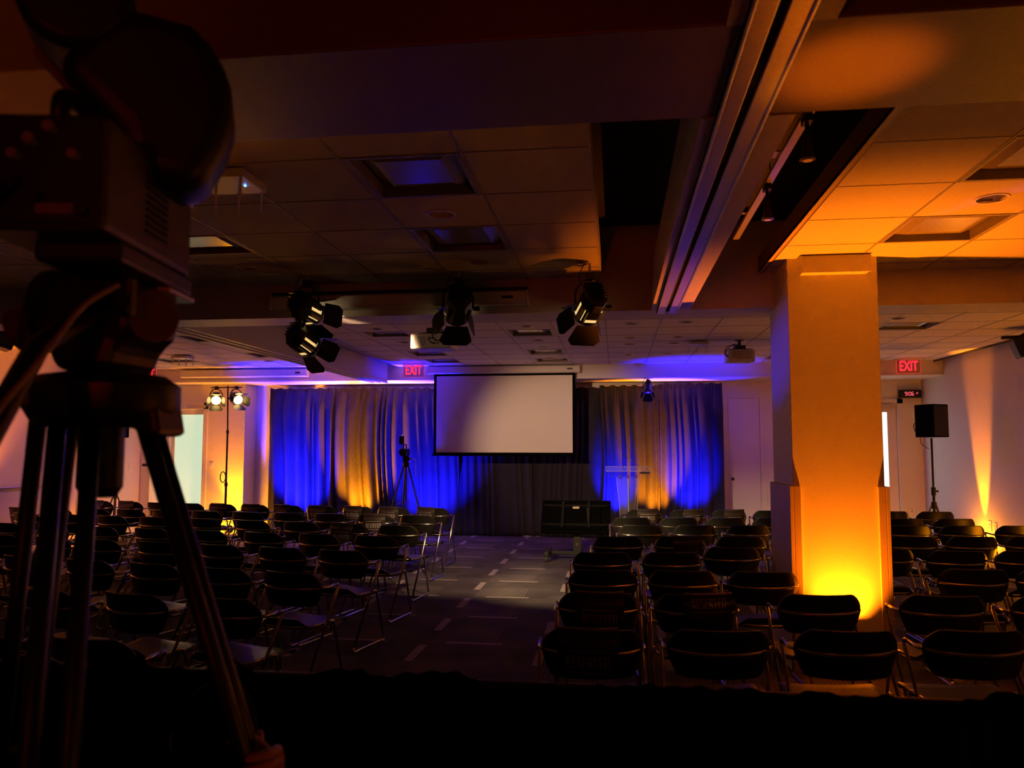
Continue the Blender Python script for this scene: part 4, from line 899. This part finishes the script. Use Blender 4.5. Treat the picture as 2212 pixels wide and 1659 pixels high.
for (bx, by), (dx, dy) in legs:
    nrm = Vector((-dy, dx, 0)).normalized()*.021 if abs(dy) < .1 else Vector((.036, .0, 0))
    a = Vector((bx, by, 1.80)); b = Vector((bx+dx*1.80, by+dy*1.80, .02))
    for s_ in (-1, 1):
        m = MB(); m.tube([a+nrm*s_, a.lerp(b, .55)+nrm*s_], .0165, 10); m.build('leg', BLKM, tp, smooth=0)
    m = MB(); m.tube([a.lerp(b, .40), b], .015, 10); m.ball(b, .022, nu=10, nv=6); m.build('leg_extension', BLKM, tp, smooth=50)
    m = MB(); p = a.lerp(b, .55); m.box(p.x-.05, p.x+.05, p.y-.028, p.y+.028, p.z-.03, p.z+.03); m.build('leg_clamp', BLK, tp, bevel=.01)
m = MB(); m.prism([(.06, 1.88), (.105, 1.86), (.14, 1.81), (.150, 1.76), (.12, 1.755), (.08, 1.78), (.04, 1.80)], -.05, .05); m.build('leg_hinge', BLKM, tp, bevel=.01)
hd = [(-.045, 1.88), (.055, 1.88), (.075, 1.93), (.105, 1.95), (.105, 2.06), (.03, 2.075), (-.09, 2.075), (-.11, 2.05), (-.13, 1.99), (-.07, 1.93)]
m = MB(); m.prism(hd, -.085, .085); m.build('fluid_head', BLKM, tp, bevel=.02)
m = MB(); m.cyl((.105, -.03, 1.985), (.128, -.045, 1.985), .050, n=24); m.build('drag_dial', mat('dial_brown', (.12, .05, .02), .4), tp, smooth=40)
m = MB(); m.cyl((-.10, -.06, 1.97), (-.135, -.06, 1.96), .045, n=20); m.build('brake_dial', mat('dial_red', (.10, .01, .01), .5), tp, smooth=40)
m = MB(); m.box(.095, .125, -.115, -.09, 1.975, 2.05); m.build('brake_lever', BLK, tp, bevel=.006)
m = MB(); m.tube([(.06, -.06, 2.02), (.03, -.22, 1.905), (.072, -.37, 1.745), (.10, -.47, 1.64)], [.018, .020, .021, .023], 12); m.build('pan_handle', BLKM, tp, smooth=0)
m = MB(); m.tube(smoothpath([(.135, -.165, 2.02), (.118, -.23, 1.975), (.116, -.31, 1.88), (.108, -.38, 1.80), (.115, -.41, 1.772)], .05, 4), .0045, 8)
tag(m.build('handle_cable', mat('cable_grey', (.30, .26, .22), .5), tp), 'pale control cable along the pan handle')
# camera body, pointing a little left of straight ahead
bc = thing('broadcast_camera', (-.93, 1.33, 2.075), 'large black broadcast camera mounted on the foreground tripod', 'video camera', rz=radians(9))
m = MB(); m.box(-.13, .085, -.20, .17, .012, .205); m.build('body', TAN, bc, bevel=.012)
m = MB(); m.box(-.12, .077, -.205, -.20, .02, .20); m.build('rear_panel', BLK, bc, bevel=.002)
rk = random.Random(4)
for (x, z, r) in ((-.03, .155, .009), (.0, .175, .009), (-.055, .13, .008), (.04, .13, .008), (-.09, .06, .012), (-.10, .035, .012), (.055, .04, .009), (-.06, .085, .014), (-.02, .06, .010)):
    m = MB(); m.cyl((x, -.205, z), (x, -.222, z), r, n=14); m.build('knob', mat('knob_metal', (.4, .36, .33), .35, metal=.6) if rk.random() < .6 else BLKM, bc, smooth=40)
m = MB(); m.box(-.02, .04, -.209, -.205, .035, .052); m.build('rear_label', GREY, bc)
for k in range(9): m = MB(); m.box(.085, .088, -.05, .04, .05+.013*k, .056+.013*k); m.build('vent_slot', VOID, bc)
m = MB(); m.box(-.06, .086, -.14, .18, -.026, .012); m.build('base_plate', BLKM, bc, bevel=.008)
m = MB(); m.box(-.03, .088, .06, .19, -.038, -.0265); m.build('plate_end', PLATE, bc, bevel=.004)
m = MB(); m.cyl((-.07, .17, .11), (-.07, .36, .11), .05, .055, 24); m.build('lens', BLK, bc, smooth=40)
m = MB(); m.tube(smoothpath([(-.02, -.15, .20), (-.02, -.15, .26), (-.02, .13, .27), (-.02, .13, .20)], .04), .016, 10); m.build('top_handle', BLKM, bc, smooth=0)
m = MB(); m.tube(smoothpath([(-.06, -.21, .08), (-.10, -.28, .03), (-.16, -.26, -.10), (-.20, -.22, -.22)], .08, 5), .009, 8); m.build('cable', BLK, bc, smooth=0)
# hooded viewfinder above the body
Bo = [(-.93, 2.56), (-.80, 2.545), (-.745, 2.51), (-.712, 2.44), (-.700, 2.36), (-.718, 2.305), (-.77, 2.215), (-.92, 2.225), (-.945, 2.315), (-1.07, 2.42), (-1.00, 2.50)]
VF = Matrix.Rotation(radians(-9), 4, 'Z') @ Matrix.Translation((.93, -1.33, -2.075)) @ Matrix.Translation((-.90, 1.36, 0)) @ Matrix.Rotation(radians(28), 4, 'Z') @ Matrix.Diagonal((.86, 1, 1, 1)) @ Matrix.Translation((.90, -1.36, 0))
m = MB(VF); m.prism(Bo, 1.28, 1.46); hh = m.build('viewfinder_hood', mat('hood_plastic', (.008, .0075, .0075), .45), bc, smooth=60, bevel=.055); hh.modifiers['bevel'].segments = 5
m = MB(VF); m.cyl((-1.03, 1.28, 2.57), (-1.03, 1.48, 2.57), .115, n=28); m.build('monitor_shade', BLK, bc, smooth=40, bevel=.02)
m = MB(VF); m.bar((-1.10, 1.33, 2.455), (-.95, 1.33, 2.315), .03, .016); m.build('support_arm', mat('arm_brown', (.12, .06, .03), .4), bc, bevel=.004)

# ------------------------------------------------------------------ seated operator, mostly lost in the dark
ps = thing('person', (-.90, 1.70, 0), 'person in black seated in the dark, one hand gripping the right tripod leg', 'person')
def low(p): return (p[0], p[1], p[2]-.09*max(0, min(1, (p[2]-.10)/.37)), *p[3:])
def skin_body(name, pts, edges, m_, root=0, sub=2):
    pts = [low(p) for p in pts]
    me = bpy.data.meshes.new(name); me.from_pydata([p[:3] for p in pts], edges, []); o = bpy.data.objects.new(name, me); COL.objects.link(o); o.parent = ps
    md = o.modifiers.new('skin', 'SKIN'); md.use_smooth_shade = True
    for i, p in enumerate(pts): me.skin_vertices[0].data[i].radius = (p[3], p[4] if len(p) > 4 else p[3]); me.skin_vertices[0].data[i].use_root = (i == root)
    if sub: s2 = o.modifiers.new('sub', 'SUBSURF'); s2.levels = sub; s2.render_levels = sub
    me.materials.append(m_); return o
pt = [(0, 0, .50, .15, .11), (0, .02, .66, .13, .10), (0, .03, .82, .15, .11), (0, .02, .93, .13, .09), (0, .02, .99, .055, .055), (0, .04, 1.04, .05, .05),
      (-.17, .02, .91, .055, .055), (-.23, .10, .70, .045, .045), (-.14, .30, .60, .035, .035), (-.07, .36, .60, .03, .03),
      (.17, .02, .91, .055, .055), (.29, -.08, .80, .045, .045), (.285, -.14, .98, .035, .033), (.275, -.185, 1.09, .027, .024),
      (-.10, .05, .48, .085, .08), (-.13, .38, .47, .06, .06), (-.13, .36, .10, .042, .042), (-.13, .45, .035, .035, .03),
      (.10, .05, .48, .085, .08), (.13, .38, .47, .06, .06), (.13, .36, .10, .042, .042), (.13, .45, .035, .035, .03)]
ed = [(0, 1), (1, 2), (2, 3), (3, 4), (4, 5), (3, 6), (6, 7), (7, 8), (8, 9), (3, 10), (10, 11), (11, 12), (12, 13), (0, 14), (14, 15), (15, 16), (16, 17), (0, 18), (18, 19), (19, 20), (20, 21)]
skin_body('body', pt, ed, CLOTH)
for sx in (-1,):
    hp = [(sx*.07, .36, .60, .024, .018), (sx*.05, .41, .595, .034, .018)]; he = [(0, 1)]
    for k in range(4):
        b0 = len(hp); xx = sx*(.05-.020*(k-1.5)*-1); ln = (.052, .062, .058, .045)[k]
        hp += [(xx, .44, .595, .0085), (xx, .44+ln*.6, .588, .008), (xx, .44+ln*.9, .565, .0065)]; he += [(1, b0), (b0, b0+1), (b0+1, b0+2)]
    b0 = len(hp); hp += [(sx*.018, .40, .600, .010), (sx*.004, .43, .600, .008)]; he += [(1, b0), (b0, b0+1)]
    skin_body('hand', hp, he, SKIN, 0, 1)
HM = Matrix.Translation((0, 0, -.09))
m = MB(HM); m.ball((0, .04, 1.155), .078, .098, .118, 24, 16); m.ball((0, .138, 1.145), .014, .02, .022, 10, 8)
m.loft([[(r*cos(2*pi*k/16), .03+r*sin(2*pi*k/16), z) for k in range(16)] for r, z in ((.056, 1.0), (.054, 1.08))]); m.build('head', SKIN, ps, smooth=0, sub=1)
m = MB(HM); m.ball((0, .028, 1.185), .088, .106, .112, 24, 16); m.ball((0, -.012, 1.13), .080, .072, .09, 20, 12); m.build('hair', HAIR, ps, smooth=0)
gp = [(.212, -.20, .99, .026, .023), (.192, -.205, 1.045, .026, .020), (.178, -.215, 1.085, .034, .018), (.172, -.222, 1.13, .036, .016)]; ge = [(0, 1), (1, 2), (2, 3)]
for k in range(4):
    zz = 1.095+.0195*k; b0 = len(gp); ln = (.88, .98, 1.0, .92)[k]
    gp += [(.190, -.228, zz+.002, .0098), (.190, -.228-.036*ln, zz+.005, .0098), (.168, -.228-.056*ln, zz+.004, .0092), (.146, -.228-.060*ln, zz+.001, .0082)]
    ge += [(3 if k > 1 else 2, b0), (b0, b0+1), (b0+1, b0+2), (b0+2, b0+3)]
b0 = len(gp); gp += [(.160, -.205, 1.135, .012), (.135, -.215, 1.165, .0115), (.112, -.240, 1.178, .0100), (.110, -.268, 1.176, .0085)]; ge += [(3, b0), (b0, b0+1), (b0+1, b0+2), (b0+2, b0+3)]
gp = [(p[0]+.062, p[1]+.018, p[2]+.004, *p[3:]) for p in gp]
_low = low
def low(p): return p
skin_body('hand', gp, ge, SKIN, 1, 2)
low = _low
def ear(sx):
    m = MB(HM); P = []
    for i in range(13):
        a = -2.3+i*4.3/12; P.append((sx*(.083+.022*max(0, sin(a+.9))), .045-.022*cos(a)*1.0, 1.150+.031*sin(a)))
    m.tube(P, .0075, 8); m.ball((sx*.088, .045, 1.150), .010, .018, .027, 12, 8); m.ball((sx*.088, .047, 1.118), .009, .011, .013, 10, 8); m.build('ear', SKIN, ps, smooth=0)
ear(-1); ear(1)
m = MB(); m.cyl((0, 0, .29), (0, 0, .33), .17, n=28); tag_o = thing('stool', (-.90, 1.70, 0), 'round black stool under the seated person', 'stool')
m.build('seat', BLK, tag_o, smooth=40, bevel=.01)
for k in range(4):
    a = pi/4+k*pi/2; m = MB(); m.tube([(.12*cos(a), .12*sin(a), .29), (.17*cos(a), .17*sin(a), .01)], .012, 8); m.build('leg', BLKM, tag_o)
